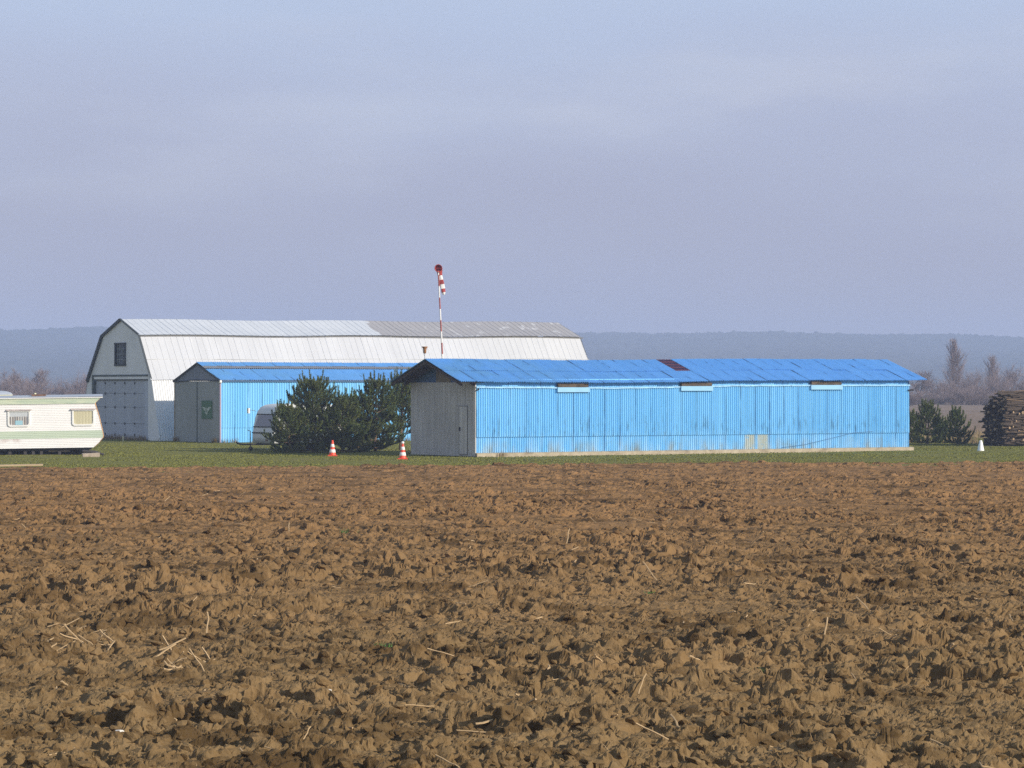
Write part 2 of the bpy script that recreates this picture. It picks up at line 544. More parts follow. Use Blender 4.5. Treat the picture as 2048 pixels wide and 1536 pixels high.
def soil_h(x, y, dist=None):
    x = np.asarray(x, np.float32); y = np.asarray(y, np.float32)
    if dist is None: dist = y
    h = fbm(x / 5.0, y / 5.0, 11, 3) * .13
    s = (-x * FD[1] + y * FD[0]) + fbm(x / 4.0, y / 2.2, 21, 3) * 1.0
    u = (x * FD[0] + y * FD[1])
    ph = s / 1.55
    rid = np.abs((ph - np.floor(ph)) * 2 - 1)
    rid = 1 - (1 - rid) ** 1.6
    amp = np.clip(.5 + 1.7 * vnoise(u / 3.0, s / 1.55, 31), 0, 1.25)
    h = h + (rid - .5) * .17 * amp
    rough = np.clip(.85 + 1.1 * vnoise(x / 2.3, y / 1.6, 61) + .5 * vnoise(x / 7, y / 5, 62), .3, 1.5)
    h = h + clods(x, y, np.float32(.80), 101, .55, .30) * np.clip(rough - .25, 0, 1.2) * np.clip((85 - dist) / 40, .25, 1)
    h = h + clods(x + 3, y, np.float32(.40), 201, .75, .34) * rough
    h = h + clods(x, y + 5, np.float32(.20), 301, .8, .31) * rough * np.clip((110 - dist) / 40, .3, 1)
    h = h + clods(x + 2, y + 1, np.float32(.100), 401, .85, .30) * np.clip((66 - dist) / 25, 0, 1)
    h = h + clods(x + 4, y + 2, np.float32(.055), 451, .85, .26) * np.clip((42 - dist) / 15, 0, 1)
    h = h * np.interp(dist, [20, 45, 75, 120], [.76, .72, .58, .44]).astype(np.float32)
    near = np.clip((45 - dist) / 20, 0, 1)
    h = h + fbm(x / .06, y / .06, 501, 2) * .012 * near + fbm(x / .20, y / .20, 511, 3) * .034 * np.interp(dist, [20, 60, 110], [1, .9, .6]).astype(np.float32)
    return h


EDGE0, EDGEK = 113.2, .262   # far edge of the ploughed land: y = EDGE0 + EDGEK * x


def build_field():
    kd = np.arange(-.205, .2051, .00042)
    km = np.arange(.2058, .34, .0008); ko = np.concatenate([km, .34 * np.exp(np.linspace(.004, math.log(1.1 / .34), 240))])
    k = np.concatenate([-ko[::-1], kd, ko]).astype(np.float32)
    N = 2700
    t = np.linspace(0, 1, N).astype(np.float32)
    kk = np.clip(k, -.55, .55)
    Re = EDGE0 / (1 - EDGEK * kk) + 0 * k
    Re = Re + 1.0 * fbm(k * 60, k * 0, 5, 4)
    r = 14.0 * (Re[None, :] / 14.0) ** t[:, None]
    X = r * k[None, :]; Y = r
    H = np.empty_like(X)
    for a in range(0, N, 250):
        H[a:a + 250] = soil_h(X[a:a + 250], Y[a:a + 250])
    # undercut and jostle the steep faces so that they do not stand as plain curtains
    nr = np.clip((70 - Y) / 30, 0, 1)
    for a in range(0, N, 250):
        x_, y_, h_ = X[a:a + 250].copy(), Y[a:a + 250].copy(), H[a:a + 250]
        X[a:a + 250] += nr[a:a + 250] * (.034 * vnoise(x_ / .11, h_ / .045 + y_ * 2.1, 601) + .014 * vnoise(x_ / .05, h_ / .02 + y_ * 4.3, 602))
        Y[a:a + 250] += nr[a:a + 250] * (.042 * vnoise(x_ / .10 + 9, h_ / .04 + y_ * 1.7, 603))
    H = H + .02
    H[-1] = -.12; H[-2] = H[-2] * .4
    n, m = X.shape
    idx = np.arange(n * m, dtype=np.int32).reshape(n, m)
    f = np.stack([idx[:-1, :-1], idx[:-1, 1:], idx[1:, 1:], idx[1:, :-1]], -1).reshape(-1, 4)
    v = np.stack([X, Y, H], -1).reshape(-1, 3)
    o = np_mesh('ploughed_field', v, f, M['soil'], False)
    tag(o, kind='structure')
    # near apron under and behind the photographer
    mb = MB(); mb.add([(-90, -80, -.05), (90, -80, -.05), (90, 14.2, -.05), (-90, 14.2, -.05)], [(0, 1, 2, 3)])
    tag(mb.build('field_apron', M['soil']), kind='structure')


build_field()


def ico(sub=1):
    import bmesh
    bm = bmesh.new(); bmesh.ops.create_icosphere(bm, subdivisions=sub, radius=1)
    v = np.array([q.co[:] for q in bm.verts], np.float32); f = np.array([[q.index for q in p.verts] for p in bm.faces], np.int32)
    bm.free(); return v, f


def lump(rs, sub):
    v, f = ico(sub)
    v = v.copy()
    # chop with random planes so that it looks broken rather than round
    for _ in range(9):
        n = rs.normal(size=3); n /= np.linalg.norm(n)
        d = rs.uniform(.45, .85)
        q = v @ n
        v -= np.where(q > d, q - d, 0)[:, None] * n
    v *= (1 + rs.uniform(-.10, .10, size=(len(v), 1)))
    v *= np.array([rs.uniform(.9, 1.3), rs.uniform(.7, 1.1), rs.uniform(.5, .8)])
    return v.astype(np.float32), f


def build_clods():
    rs = np.random.RandomState(5)
    shapes = [lump(rs, 2) for _ in range(24)]; tiny = [lump(rs, 1) for _ in range(24)]
    n = 76000
    d = 17.5 * (80 / 17.5) ** (rs.uniform(0, 1, n) ** .8)
    x = d * rs.uniform(-.26, .26, n)
    keep = (.75 + 1.1 * vnoise((x / 2.3).astype(np.float32), (d / 1.6).astype(np.float32), 61)) > rs.uniform(.2, 1.0, n)
    x = x[keep]; d = d[keep]
    z = soil_h(x, d)
    V = []; Fs = []; b = 0
    for i in range(len(x)):
        s = .010 + .085 * rs.uniform() ** 3.6
        v, f = shapes[rs.randint(24)] if s > .035 else tiny[rs.randint(24)]
        if d[i] > 45: s *= 1.3
        a = rs.uniform(0, 6.28); c, sn = math.cos(a), math.sin(a)
        q = v * s
        tl = rs.uniform(-.5, .5)
        q = np.stack([q[:, 0] * c - q[:, 1] * sn, q[:, 0] * sn + q[:, 1] * c, q[:, 2] + q[:, 0] * tl], 1)
        V.append(q + np.array([x[i], d[i], z[i] + s * .15]))
        Fs.append(f + b); b += len(v)
    o = np_mesh('soil_clods', np.concatenate(V), np.concatenate(Fs), M['soil'])
    tag(o, 'loose crumbly brown soil clods lying over the ploughed field', 'soil', kind='stuff')


build_clods()


def blades(name, pts, hgt, wid, mat, lean=.5, seed=1):
    """pts (n,3): one thin triangle per point"""
    rs = np.random.RandomState(seed); n = len(pts)
    a = rs.uniform(0, 6.283, n); h = hgt * rs.uniform(.5, 1.25, n); w = wid * rs.uniform(.6, 1.3, n)
    la = rs.uniform(0, 6.283, n); l = h * lean * rs.uniform(0, 1, n)
    dx = np.cos(a) * w / 2; dy = np.sin(a) * w / 2
    A = pts + np.stack([dx, dy, 0 * w], 1); B = pts - np.stack([dx, dy, 0 * w], 1)
    C = pts + np.stack([np.cos(la) * l, np.sin(la) * l, h], 1)
    v = np.stack([A, B, C], 1).reshape(-1, 3)
    f = np.arange(3 * n, dtype=np.int32).reshape(-1, 3)
    return np_mesh(name, v, f, mat)


# ------------------------------------------------------------------ terrain
def build_ground():
    # one sheet that carries everything and runs to the hills
    xs = np.concatenate([np.linspace(-1900, -120, 24), np.linspace(-100, 100, 161), np.linspace(120, 1900, 24)])
    ys = np.concatenate([np.linspace(-85, 90, 8), np.linspace(95, 200, 200), np.linspace(220, 3520, 34)])
    X, Y = np.meshgrid(xs, ys)
    Z = fbm((X / 3).astype(np.float32), (Y / 3).astype(np.float32), 71, 3) * .05
    Z = np.where((Y > 92) & (Y < 205) & (np.abs(X) < 101), Z, 0)
    Z = np.where(Y < 107 + .25 * X, -.18, Z)
    n, m = X.shape
    idx = np.arange(n * m, dtype=np.int32).reshape(n, m)
    f = np.stack([idx[:-1, :-1], idx[:-1, 1:], idx[1:, 1:], idx[1:, :-1]], -1).reshape(-1, 4)
    tag(np_mesh('ground', np.stack([X, Y, Z], -1).reshape(-1, 3), f, M['grass'], True), kind='structure')
    # dry meadow behind the airfield
    xs = np.linspace(-400, 400, 321); ys = np.linspace(0, 1, 60)
    X, T = np.meshgrid(xs, ys)
    y0 = 196 - .16 * np.clip(X, -60, 400).clip(-60, 140) + 2.0 * fbm((X / 6).astype(np.float32), (X * 0).astype(np.float32), 81, 3)
    Y = y0 + (T ** 1.7) * (520 - y0)
    Z = .05 + .55 * np.clip(T * 18, 0, 1) + .55 * fbm((X / 2.5).astype(np.float32), (Y / 4).astype(np.float32), 91, 3) * np.clip(T * 12, 0, 1)
    Z = np.where(T <= 0, -.1, Z)
    n, m = X.shape
    idx = np.arange(n * m, dtype=np.int32).reshape(n, m)
    f = np.stack([idx[:-1, :-1], idx[:-1, 1:], idx[1:, 1:], idx[1:, :-1]], -1).reshape(-1, 4)
    tag(np_mesh('meadow', np.stack([X, Y, Z], -1).reshape(-1, 3), f, M['meadow'], True), kind='structure')
    # wooded hills
    px = [-3500, -900, -300, 0, 100, 200, 320, 600, 900, 1170, 1300, 1450, 1560, 1700, 1850, 2048, 2600, 3200, 5500]
    py = [672, 668, 664, 662, 657, 655, 659, 664, 667, 668, 670, 668, 665, 668, 670, 676, 678, 672, 676]
    D = 2700.0
    xs = np.arange(-1700, 1700, 2.2)
    ridge = CAM_H + (775 - np.interp(xs / D * F + 1024, px, py)) / F * D
    ys = np.concatenate([np.linspace(1200, 2500, 50), np.linspace(2510, 2800, 80), np.linspace(2820, 3500, 8)])
    X, Y = np.meshgrid(xs, ys)
    prof = np.interp(Y, [1200, 1700, 2350, 2650, 2730, 3000, 3500], [-.02, .16, .62, .965, 1.0, .9, .3])
    Z = prof * ridge[None, :]
    xf, yf = X.astype(np.float32), Y.astype(np.float32)
    tree = np.abs(fbm(xf / 6, yf / 10, 131, 3)) * 3.0 + fbm(xf / 50, yf / 70, 133, 3) * 2.4 + np.clip(vnoise(xf / 4, yf / 6, 137) - .25, 0, 1) * 9
    Z = Z + tree * np.clip((Y - 1300) / 400, 0, 1)
    Z = np.where(Y < 1220, -.3, Z)
    n, m = X.shape
    idx = np.arange(n * m, dtype=np.int32).reshape(n, m)
    f = np.stack([idx[:-1, :-1], idx[:-1, 1:], idx[1:, 1:], idx[1:, :-1]], -1).reshape(-1, 4)
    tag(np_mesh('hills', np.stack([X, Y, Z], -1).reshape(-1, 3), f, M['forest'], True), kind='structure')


build_ground()


def build_grass():
    rs = np.random.RandomState(9)
    n = 150000
    d = rs.uniform(107, 172, n) ** 1.0
    k = rs.uniform(-.22, .22, n)
    x = d * k
    e = EDGE0 + EDGEK * x
    # ragged tufts gather on the field edge
    m = 26000
    xe = rs.uniform(-28, 30, m); de = EDGE0 + EDGEK * xe + rs.exponential(.8, m) - .5 + .9 * fbm((xe / 3).astype(np.float32), (xe * 0).astype(np.float32), 4, 3)
    ok = d > e - .3
    p = np.stack([np.concatenate([x[ok], xe]), np.concatenate([d[ok], de]), np.zeros(ok.sum() + m)], 1)
    p[:, 2] = .0
    # keep the floors of the buildings clear
    for (ox, oy, L, W) in FOOTPRINTS:
        rx = p[:, 0] - ox; ry = p[:, 1] - oy
        lx = .838 * rx + .546 * ry; ly = -.546 * rx + .838 * ry
        p = p[~((lx > -.03) & (lx < L) & (ly > -.02) & (ly < W))]
    o = blades('grass', p, .034, .05, M['blades'], 1.6, 3)
    tag(o, 'short olive green grass of the airfield', 'grass', kind='stuff')
    # tall dry grass at the edge of the meadow and round the young pines
    n = 14000
    px = rs.uniform(1815, 2120, n); dd = rs.uniform(156, 200, n)
    P = np.stack([(px - 1024) / F * dd, dd, 0 * dd], 1)
    keep = fbm((P[:, 0] / 1.6).astype(np.float32), (P[:, 1] / 3).astype(np.float32), 77, 2) > (-.02 - (dd - 160) * .006)
    P = P[keep]
    # clumps at the wall feet
    q = []
    for (ox, oy, L, W) in FOOTPRINTS:
        for i in range(900):
            u = rs.uniform(0, L); g = fbm(np.float32([u / 1.3]), np.float32([ox]), 3, 2)[0]
            if g > (.42 if L < 25 and ox > -5 else .1): q.append((ox + .838 * u + .546 * .15, oy + .546 * u - .838 * .15, 0))
            w = rs.uniform(0, W); g = fbm(np.float32([w / 1.0]), np.float32([oy]), 3, 2)[0]
            if g > (.35 if ox > -5 else .12): q.append((ox - .546 * w - .838 * .12, oy + .838 * w - .546 * .12, 0))
    o = blades('dry_grass', np.concatenate([P, np.array(q)]), .30, .03, M['dry'], .6, 8)
    tag(o, 'tall straw coloured dry grass round the young pines and wall feet', 'grass', kind='stuff')


# ------------------------------------------------------------------ buildings
FS = Vector((-1.53, 127.7, 0)); FS_L, FS_W = 24.1, 5.35
MS = Vector((-15.57, 160.0, 0)); MS_L, MS_W = 23.0, 5.3
HG = Vector((-19.47, 166.0, 0)); HG_L, HG_W = 30.0, 10.4
FOOTPRINTS = [(FS.x, FS.y, FS_L, FS_W), (MS.x, MS.y, MS_L, MS_W), (HG.x, HG.y, HG_L, HG_W)]


def wall_x(px, O, y=0.0):
    """distance along a long wall at which the photograph's column px meets it"""
    k = (px - 1024) / F
    return (k * (O.y + .838 * y) - O.x + .546 * y) / (.838 - .546 * k)


def fs_lift(x):
    return float(np.interp(x, [-1, 0, 4, 7, 10, 14, 19, 25], [0, 0, -.015, -.035, .0, .075, .085, .10]))


def front_shed():
    root = empty('storage_shed', FS, U_ANG)
    tag(root, 'long blue corrugated shed nearest the ploughed field, grey gable, dark red panel in its roof', 'shed')
    L, W = FS_L, FS_W
    Z3 = lambda u, v: Vector((0, 0, fs_lift(u) * min(1, v / 2.0)))
    # walls: front (two rows of sheets), back, right end
    mb = MB()
    mb.corr((0, .030, .17), (1, 0, 0), (0, 0, 1), (0, -1, 0), L, .69, .117, .034)
    mb.corr((0, .000, .84), (1, 0, 0), (0, 0, 1), (0, -1, 0), L, 2.12, .117, .034, fn=Z3)
    mb.build('front_wall', M['blue_wall'], root)
    mb = MB()
    mb.add([(0, .09, 2.90), (L, .09, 2.98), (L, .09, 3.42), (0, .09, 3.30)], [(0, 1, 2, 3)])
    mb.build('eaves_board', M['blue_wall'], root)
    mb = MB()
    n = 60
    vs = []
    for i in range(n + 1):
        x = L * i / n; z = 2.94 + fs_lift(x) + .006 * math.sin(i * 1.7)
        vs += [(x, -.055, z), (x, -.045, z + .055), (x, .085, z + .07)]
    mb.add(vs, [(3 * i + j, 3 * i + 3 + j, 3 * i + 4 + j, 3 * i + 1 + j) for i in range(n) for j in (0, 1)])
    mb.build('cover_strip', plain('cover_strip_paint', (.22, .48, .78), .5, .4, 9), root)
    mb = MB()
    mb.corr((L, W, 0.05), (-1, 0, 0), (0, 0, 1), (0, 1, 0), L, 3.15, .117, .02)
    mb.build('back_wall', M['blue_wall_far'], root)
    mb = MB()
    mb.corr((L, 0.02, .05), (0, 1, 0), (0, 0, 1), (1, 0, 0), W, 3.2, .117, .02)
    mb.add([(L, 0, 3.3), (L, W, 3.3), (L, W / 2, 4.2)], [(0, 1, 2)])
    mb.build('end_wall', M['blue_wall_far'], root)
    # grey gable
    mb = MB()
    mb.corr((0, W, .02), (0, -1, 0), (0, 0, 1), (-1, 0, 0), W - .02, 3.16, .135, .022)
    mb.build('gable_wall', M['gable_grey'], root)
    mb = MB()
    sl = (4.18 - 3.20) / (W / 2 + .25)
    top = lambda y: 3.20 + sl * (min(y, W - y) + .25) - .02
    mb.add([(.05, 3.3, 3.18), (.05, W, 3.18), (.05, W, top(W)), (.05, 3.3, top(3.3))], [(0, 1, 2, 3)], 0)
    mb.build('gable_panel', plain('deep_blue_board', (.05, .13, .30), .6), root)
    mb = MB()
    mb.add([(.05, 0.02, 3.18), (.05, 2.1, 3.18), (.05, 2.1, top(2.1)), (.05, 0.02, top(0))], [(0, 1, 2, 3)], 0)
    mb.build('gable_panel', plain('deep_blue_board', (.05, .13, .30), .6), root)
    mb = MB()
    for i, (a, b) in enumerate(((2.1, 2.5), (2.51, 2.9), (2.91, 3.3))):
        q = [(a, 3.18), (b, 3.18), (b, top(b))] + ([(W / 2, top(W / 2))] if a < W / 2 < b else []) + [(a, top(a))]
        mb.prism(q, .02 + .006 * i, .07)
    mb.build('gable_boards', plain('brown_boards', (.19, .15, .09), .85, .3, 5), root)
    mb = MB(); mb.box(-.035, .02, .012, .075, .05, 3.15)
    mb.build('corner_trim', M['gable_grey'], root)
    # door
    mb = MB()
    mb.box(-.045, .0, .66, 1.28, .12, 2.14)
    d = mb.build('door', M['gable_grey'], root)
    mb = MB()
    for (a, b, c, e) in ((.62, .66, .10, 2.18), (1.28, 1.32, .10, 2.18), (.66, 1.28, 2.14, 2.18), (.66, 1.28, .09, .12)):
        mb.box(-.052, .01, a, b, c, e)
    mb.build('frame', plain('door_frame', (.24, .235, .22), .6), d)
    mb = MB(); mb.box(-.10, -.045, 1.20, 1.24, 1.10, 1.26)
    mb.build('handle', M['black'], d)
    # plinth
    mb = MB()
    vs = []; n = 120
    rs = random.Random(4)
    for i in range(n + 1):
        x = -.03 + (L + .2) * i / n
        vs += [(x, -.13 + rs.uniform(-.015, .015), -.05), (x, -.12 + rs.uniform(-.015, .015), .15 + rs.uniform(-.012, .012)), (x, .02, .175)]
    mb.add(vs, [(3 * i + j, 3 * i + 3 + j, 3 * i + 4 + j, 3 * i + 1 + j) for i in range(n) for j in (0, 1)])
    mb.add([vs[0], vs[1], vs[2]], [(0, 1, 2)]); mb.add(vs[-3:], [(0, 1, 2)])
    mb.build('plinth', M['concrete'], root)
    # window slots under the eaves
    for (a, b) in ((1113, 1177), (1360, 1424), (1620, 1683)):
        xa, xb = wall_x(a, FS), wall_x(b, FS)
        zl = fs_lift((xa + xb) / 2)
        mb = MB(); mb.box(xa + .05, xb - .05, -.075, .06, 3.0 + zl, 3.15 + zl)
        w = mb.build('window', plain('shaded_slot', (.085, .062, .042), .8, .5, 6), root)  # brown darkened to carry the shadow under the eaves
        mb = MB(); mb.box(xa, xb, -.105, -.02, 2.78 + zl, 2.99 + zl)
        mb.build('sill', plain('sill_paint', (.26, .52, .76), .5, .05), w)
    # roof: lapped corrugated sheets, each lying a little differently
    mb = MB()
    rs = random.Random(11)
    a0, a1 = -.95, L + .9
    pw = .82
    x = a0
    sy = W / 2
    run = sy + .25
    nrm = Vector((0, -sl, 1)).normalized()
    upv = Vector((0, 1, sl)).normalized()
    slope_len = math.hypot(run, run * sl)
    k = 0
    SKY = (10.95, 11.9)
    while x < a1 - .05:
        w = min(pw + .03, a1 - x)
        xm = x + w / 2
        for row in (0, 1):
            v0, v1 = (0, slope_len * .50) if row == 0 else (slope_len * .47, slope_len)
            off = .012 * row + rs.uniform(0, .022)
            tilt = rs.uniform(-.010, .014)
            O = Vector((x, -.25, 3.20)) + upv * (v0 + (rs.uniform(-.03, .015) if row == 0 else 0)) + nrm * off
            mi = 1 if (row == 1 and abs(xm - 11.4) < .42) else 0
            mb.corr(O, (1, 0, 0), upv, nrm, w, v1 - v0, .095, .019, mi, rows=3,
                    fn=lambda u, v, X=x, T=tilt: Vector((0, 0, fs_lift(X + u) + T * u)))
        k += 1
        x += pw
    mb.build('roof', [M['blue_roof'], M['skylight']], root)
    mb = MB()
    mb.corr((a0, W + .25, 3.20), (1, 0, 0), Vector((0, -1, sl)).normalized(), (0, sl, 1), a1 - a0, slope_len, .095, .014,
            fn=lambda u, v: Vector((0, 0, fs_lift(u - .95))))
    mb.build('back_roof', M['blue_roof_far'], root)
    # roof timbers seen below the overhanging verge
    mb = MB()
    for xx in (a0 + .06, -.25):
        for (ya, yb) in ((-.22, sy), (W + .22, sy)):
            s = 1 if yb > ya else -1
            za, zb = 3.13, 3.13 + sl * run
            mb.add([(xx, ya, za), (xx + .07, ya, za), (xx + .07, sy, zb), (xx, sy, zb),
                    (xx, ya, za - .11), (xx + .07, ya, za - .11), (xx + .07, sy, zb - .12), (xx, sy, zb - .12)],
                   [(0, 1, 2, 3), (4, 5, 6, 7), (0, 3, 7, 4), (1, 2, 6, 5)])
    for yy in (.9, 1.8, 3.5, 4.4):
        zz = 3.2 + sl * (min(yy, W - yy) + .25) - .10
        mb.box(a0 + .03, .04, yy, yy + .06, zz - .05, zz + .05)
    mb.build('roof_timbers', M['under_roof'], root)
    mb = MB()
    for s, yo in ((1, -.2), (-1, W + .2)):
        mb.add([(a0 + .02, yo, 3.17), (.3, yo, 3.17), (.3, sy, 3.17 + sl * run - .03), (a0 + .02, sy, 3.17 + sl * run - .03)], [(0, 1, 2, 3)])
    mb.build('soffit', M['under_roof'], root)
    # stub of a drain pipe and a slack cable
    mb = MB(); mb.tube([(L - .12, -.03, 2.83), (L + .12, -.16, 2.84)], .035, 8)
    mb.build('drain_stub', M['black'], root)
    mb = MB(); mb.tube([(-.0, -.06, 2.84), (.10, -.10, 2.90)], .03, 8)
    mb.build('drain_stub', M['black'], root)
    xa, xb, xc = wall_x(1560, FS), wall_x(1660, FS), wall_x(1745, FS)
    mb = MB(); mb.tube([(xa, -.05, .22), ((xa + xb) / 2, -.05, .36), (xb, -.05, .62), ((xb + xc) / 2, -.05, .86), (xc, -.05, .92)], .009, 5)
    mb.build('cable', plain('dull_cable', (.08, .2, .36), .6), root)


def middle_shed():
    root = empty('aircraft_shed', MS, U_ANG)
    tag(root, 'blue corrugated shed with a green sign on its grey gable, in front of the hangar', 'shed')
    L, W = MS_L, MS_W
    mb = MB()
    mb.corr((0, .022, .02), (1, 0, 0), (0, 0, 1), (0, -1, 0), L, .80, .150, .022)
    mb.corr((0, 0, .80), (1, 0, 0), (0, 0, 1), (0, -1, 0), L, 2.52, .150, .022)
    mb.build('front_wall', M['blue_wall_far'], root)
    mb = MB()
    mb.add([(L, 0, 0), (L, W, 0), (L, W, 3.3), (L, W / 2, 4.25), (L, 0, 3.3)], [(0, 1, 2, 3, 4)])
    mb.add([(0, W, 0), (L, W, 0), (L, W, 3.3), (0, W, 3.3)], [(0, 1, 2, 3)])
    mb.build('back_wall', M['blue_wall_far'], root)
    # gable doors
    for (a, b) in ((0.03, 2.63), (2.66, W)):
        mb = MB()
        mb.corr((0, b, .02), (0, -1, 0), (0, 0, 1), (-1, 0, 0), b - a, 3.28, .19, .010)
        mb.build('door', M['gable_green_grey'], root)
    sl = (4.31 - 3.36) / (W / 2 + .12)
    mb = MB()
    mb.add([(-.01, 0, 3.31), (-.01, W, 3.31), (-.01, W, 3.38), (-.01, W / 2, 4.27), (-.01, 0, 3.38)], [(0, 1, 2, 3, 4)])
    mb.build('gable_panel', M['gable_slate'], root)
    mb = MB(); mb.tube([(-.05, W + .1, 3.27), (-.05, W * .7, 3.33), (-.06, W / 2, 3.37), (-.05, W * .25, 3.34), (-.05, -.05, 3.32)], .035, 6)
    mb.build('door_rail', M['dark_trim'], root)
    mb = MB(); mb.box(-.03, .05, -.04, .03, .02, 3.28)
    mb.build('corner_post', plain('corner_post', (.33, .27, .36), .6), root)
    mb = MB(); mb.box(-.03, .03, W, W + .06, .02, 3.28)
    mb.build('corner_post', plain('corner_post_rust', (.30, .22, .12), .6), root)
    # roof
    upv = Vector((0, 1, sl)).normalized(); nrm = Vector((0, -sl, 1)).normalized()
    run = W / 2 + .12; sL = math.hypot(run, run * sl)
    mb = MB()
    split = .60
    rs = random.Random(3); x = -.06; pw = .9
    while x < L + .05:
        w = min(pw + .03, L + .1 - x)
        mb.corr(Vector((x, -.12, 3.36)) + nrm * rs.uniform(0, .010), (1, 0, 0), upv, nrm, w, sL * split + .1, .12, .016)
        mb.corr(Vector((x, -.12, 3.36)) + upv * (sL * .77) + nrm * (.03 + rs.uniform(0, .012)), (1, 0, 0), upv, nrm, w, sL * .23, .12, .016)
        x += pw
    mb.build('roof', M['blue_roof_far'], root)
    mb = MB()
    mb.corr(Vector((-.05, -.12, 3.36)) + upv * (sL * .655) + nrm * .02, (1, 0, 0), upv, nrm, L + .1, sL * .14, .12, .022)
    mb.build('grey_flashing', M['galv'], root)
    mb = MB()
    mb.corr((-.06, W + .12, 3.36), (1, 0, 0), Vector((0, -1, sl)).normalized(), (0, sl, 1), L + .1, sL, .12, .016)
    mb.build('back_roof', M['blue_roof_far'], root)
    mb = MB()
    for (ya, yb) in ((-.13, W / 2), (W + .13, W / 2)):
        za, zb = 3.335, 3.335 + sl * run
        mb.add([(-.10, ya, za), (-.03, ya, za), (-.03, yb, zb), (-.10, yb, zb), (-.10, ya, za - .07), (-.03, ya, za - .07), (-.03, yb, zb - .08), (-.10, yb, zb - .08)],
               [(0, 1, 2, 3), (4, 5, 6, 7), (0, 3, 7, 4), (1, 2, 6, 5)])
    mb.build('verge_board', M['dark_trim'], root)
    # dark strip standing in for the shade below the eaves
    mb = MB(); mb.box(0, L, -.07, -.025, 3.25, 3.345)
    mb.build('eaves_shade_strip', plain('eaves_shade_strip', (.03, .09, .19), .6), root)
    # sign with a pale winged emblem
    mb = MB(); mb.box(-.05, -.015, .86, 2.06, 1.28, 2.26)
    s = mb.build('sign', M['sign_green'], root)
    mb = MB()
    def stroke(pts, w=.03):
        for p, q in zip(pts[:-1], pts[1:]):
            d = Vector((0, q[0] - p[0], q[1] - p[1])); nn = Vector((0, -d.z, d.y)).normalized() * w / 2
            a = Vector((-.056, p[0], p[1])); b = Vector((-.056, q[0], q[1]))
            mb.add([a + nn, b + nn, b - nn, a - nn], [(0, 1, 2, 3)])
    cy = 1.46
    for sgn in (1, -1):
        for j in range(4):
            stroke([(cy + sgn * .10, 1.80 - .02 * j), (cy + sgn * (.24 + .03 * j), 1.86 - .05 * j + .03), (cy + sgn * (.50 - .07 * j), 1.90 - .05 * j)], .032)
    ring = [(cy + .13 * math.cos(a), 1.70 + .13 * math.sin(a)) for a in np.linspace(0, 6.283, 13)]
    stroke(ring, .026)
    stroke([(cy - .10, 1.60), (cy, 1.50), (cy + .12, 1.60)], .03)
    stroke([(cy, 1.58), (cy, 1.88)], .03)
    stroke([(cy - .2, 1.66), (cy + .2, 1.62)], .025)
    mb.build('emblem', M['sign_white'], s)
    mb = MB(); mb.lathe([(0, .10), (.06, .09), (.085, .03), (.085, -.05), (.05, -.07), (0, -.07)], 10, c=(-.02, -.07, 3.26))
    mb.build('lamp', M['cone_white'], root)
    # door bolt and seam
    mb = MB(); mb.box(-.03, -.008, 2.60, 2.69, .03, 3.26)
    mb.build('door_seam', M['green_trim'], root)


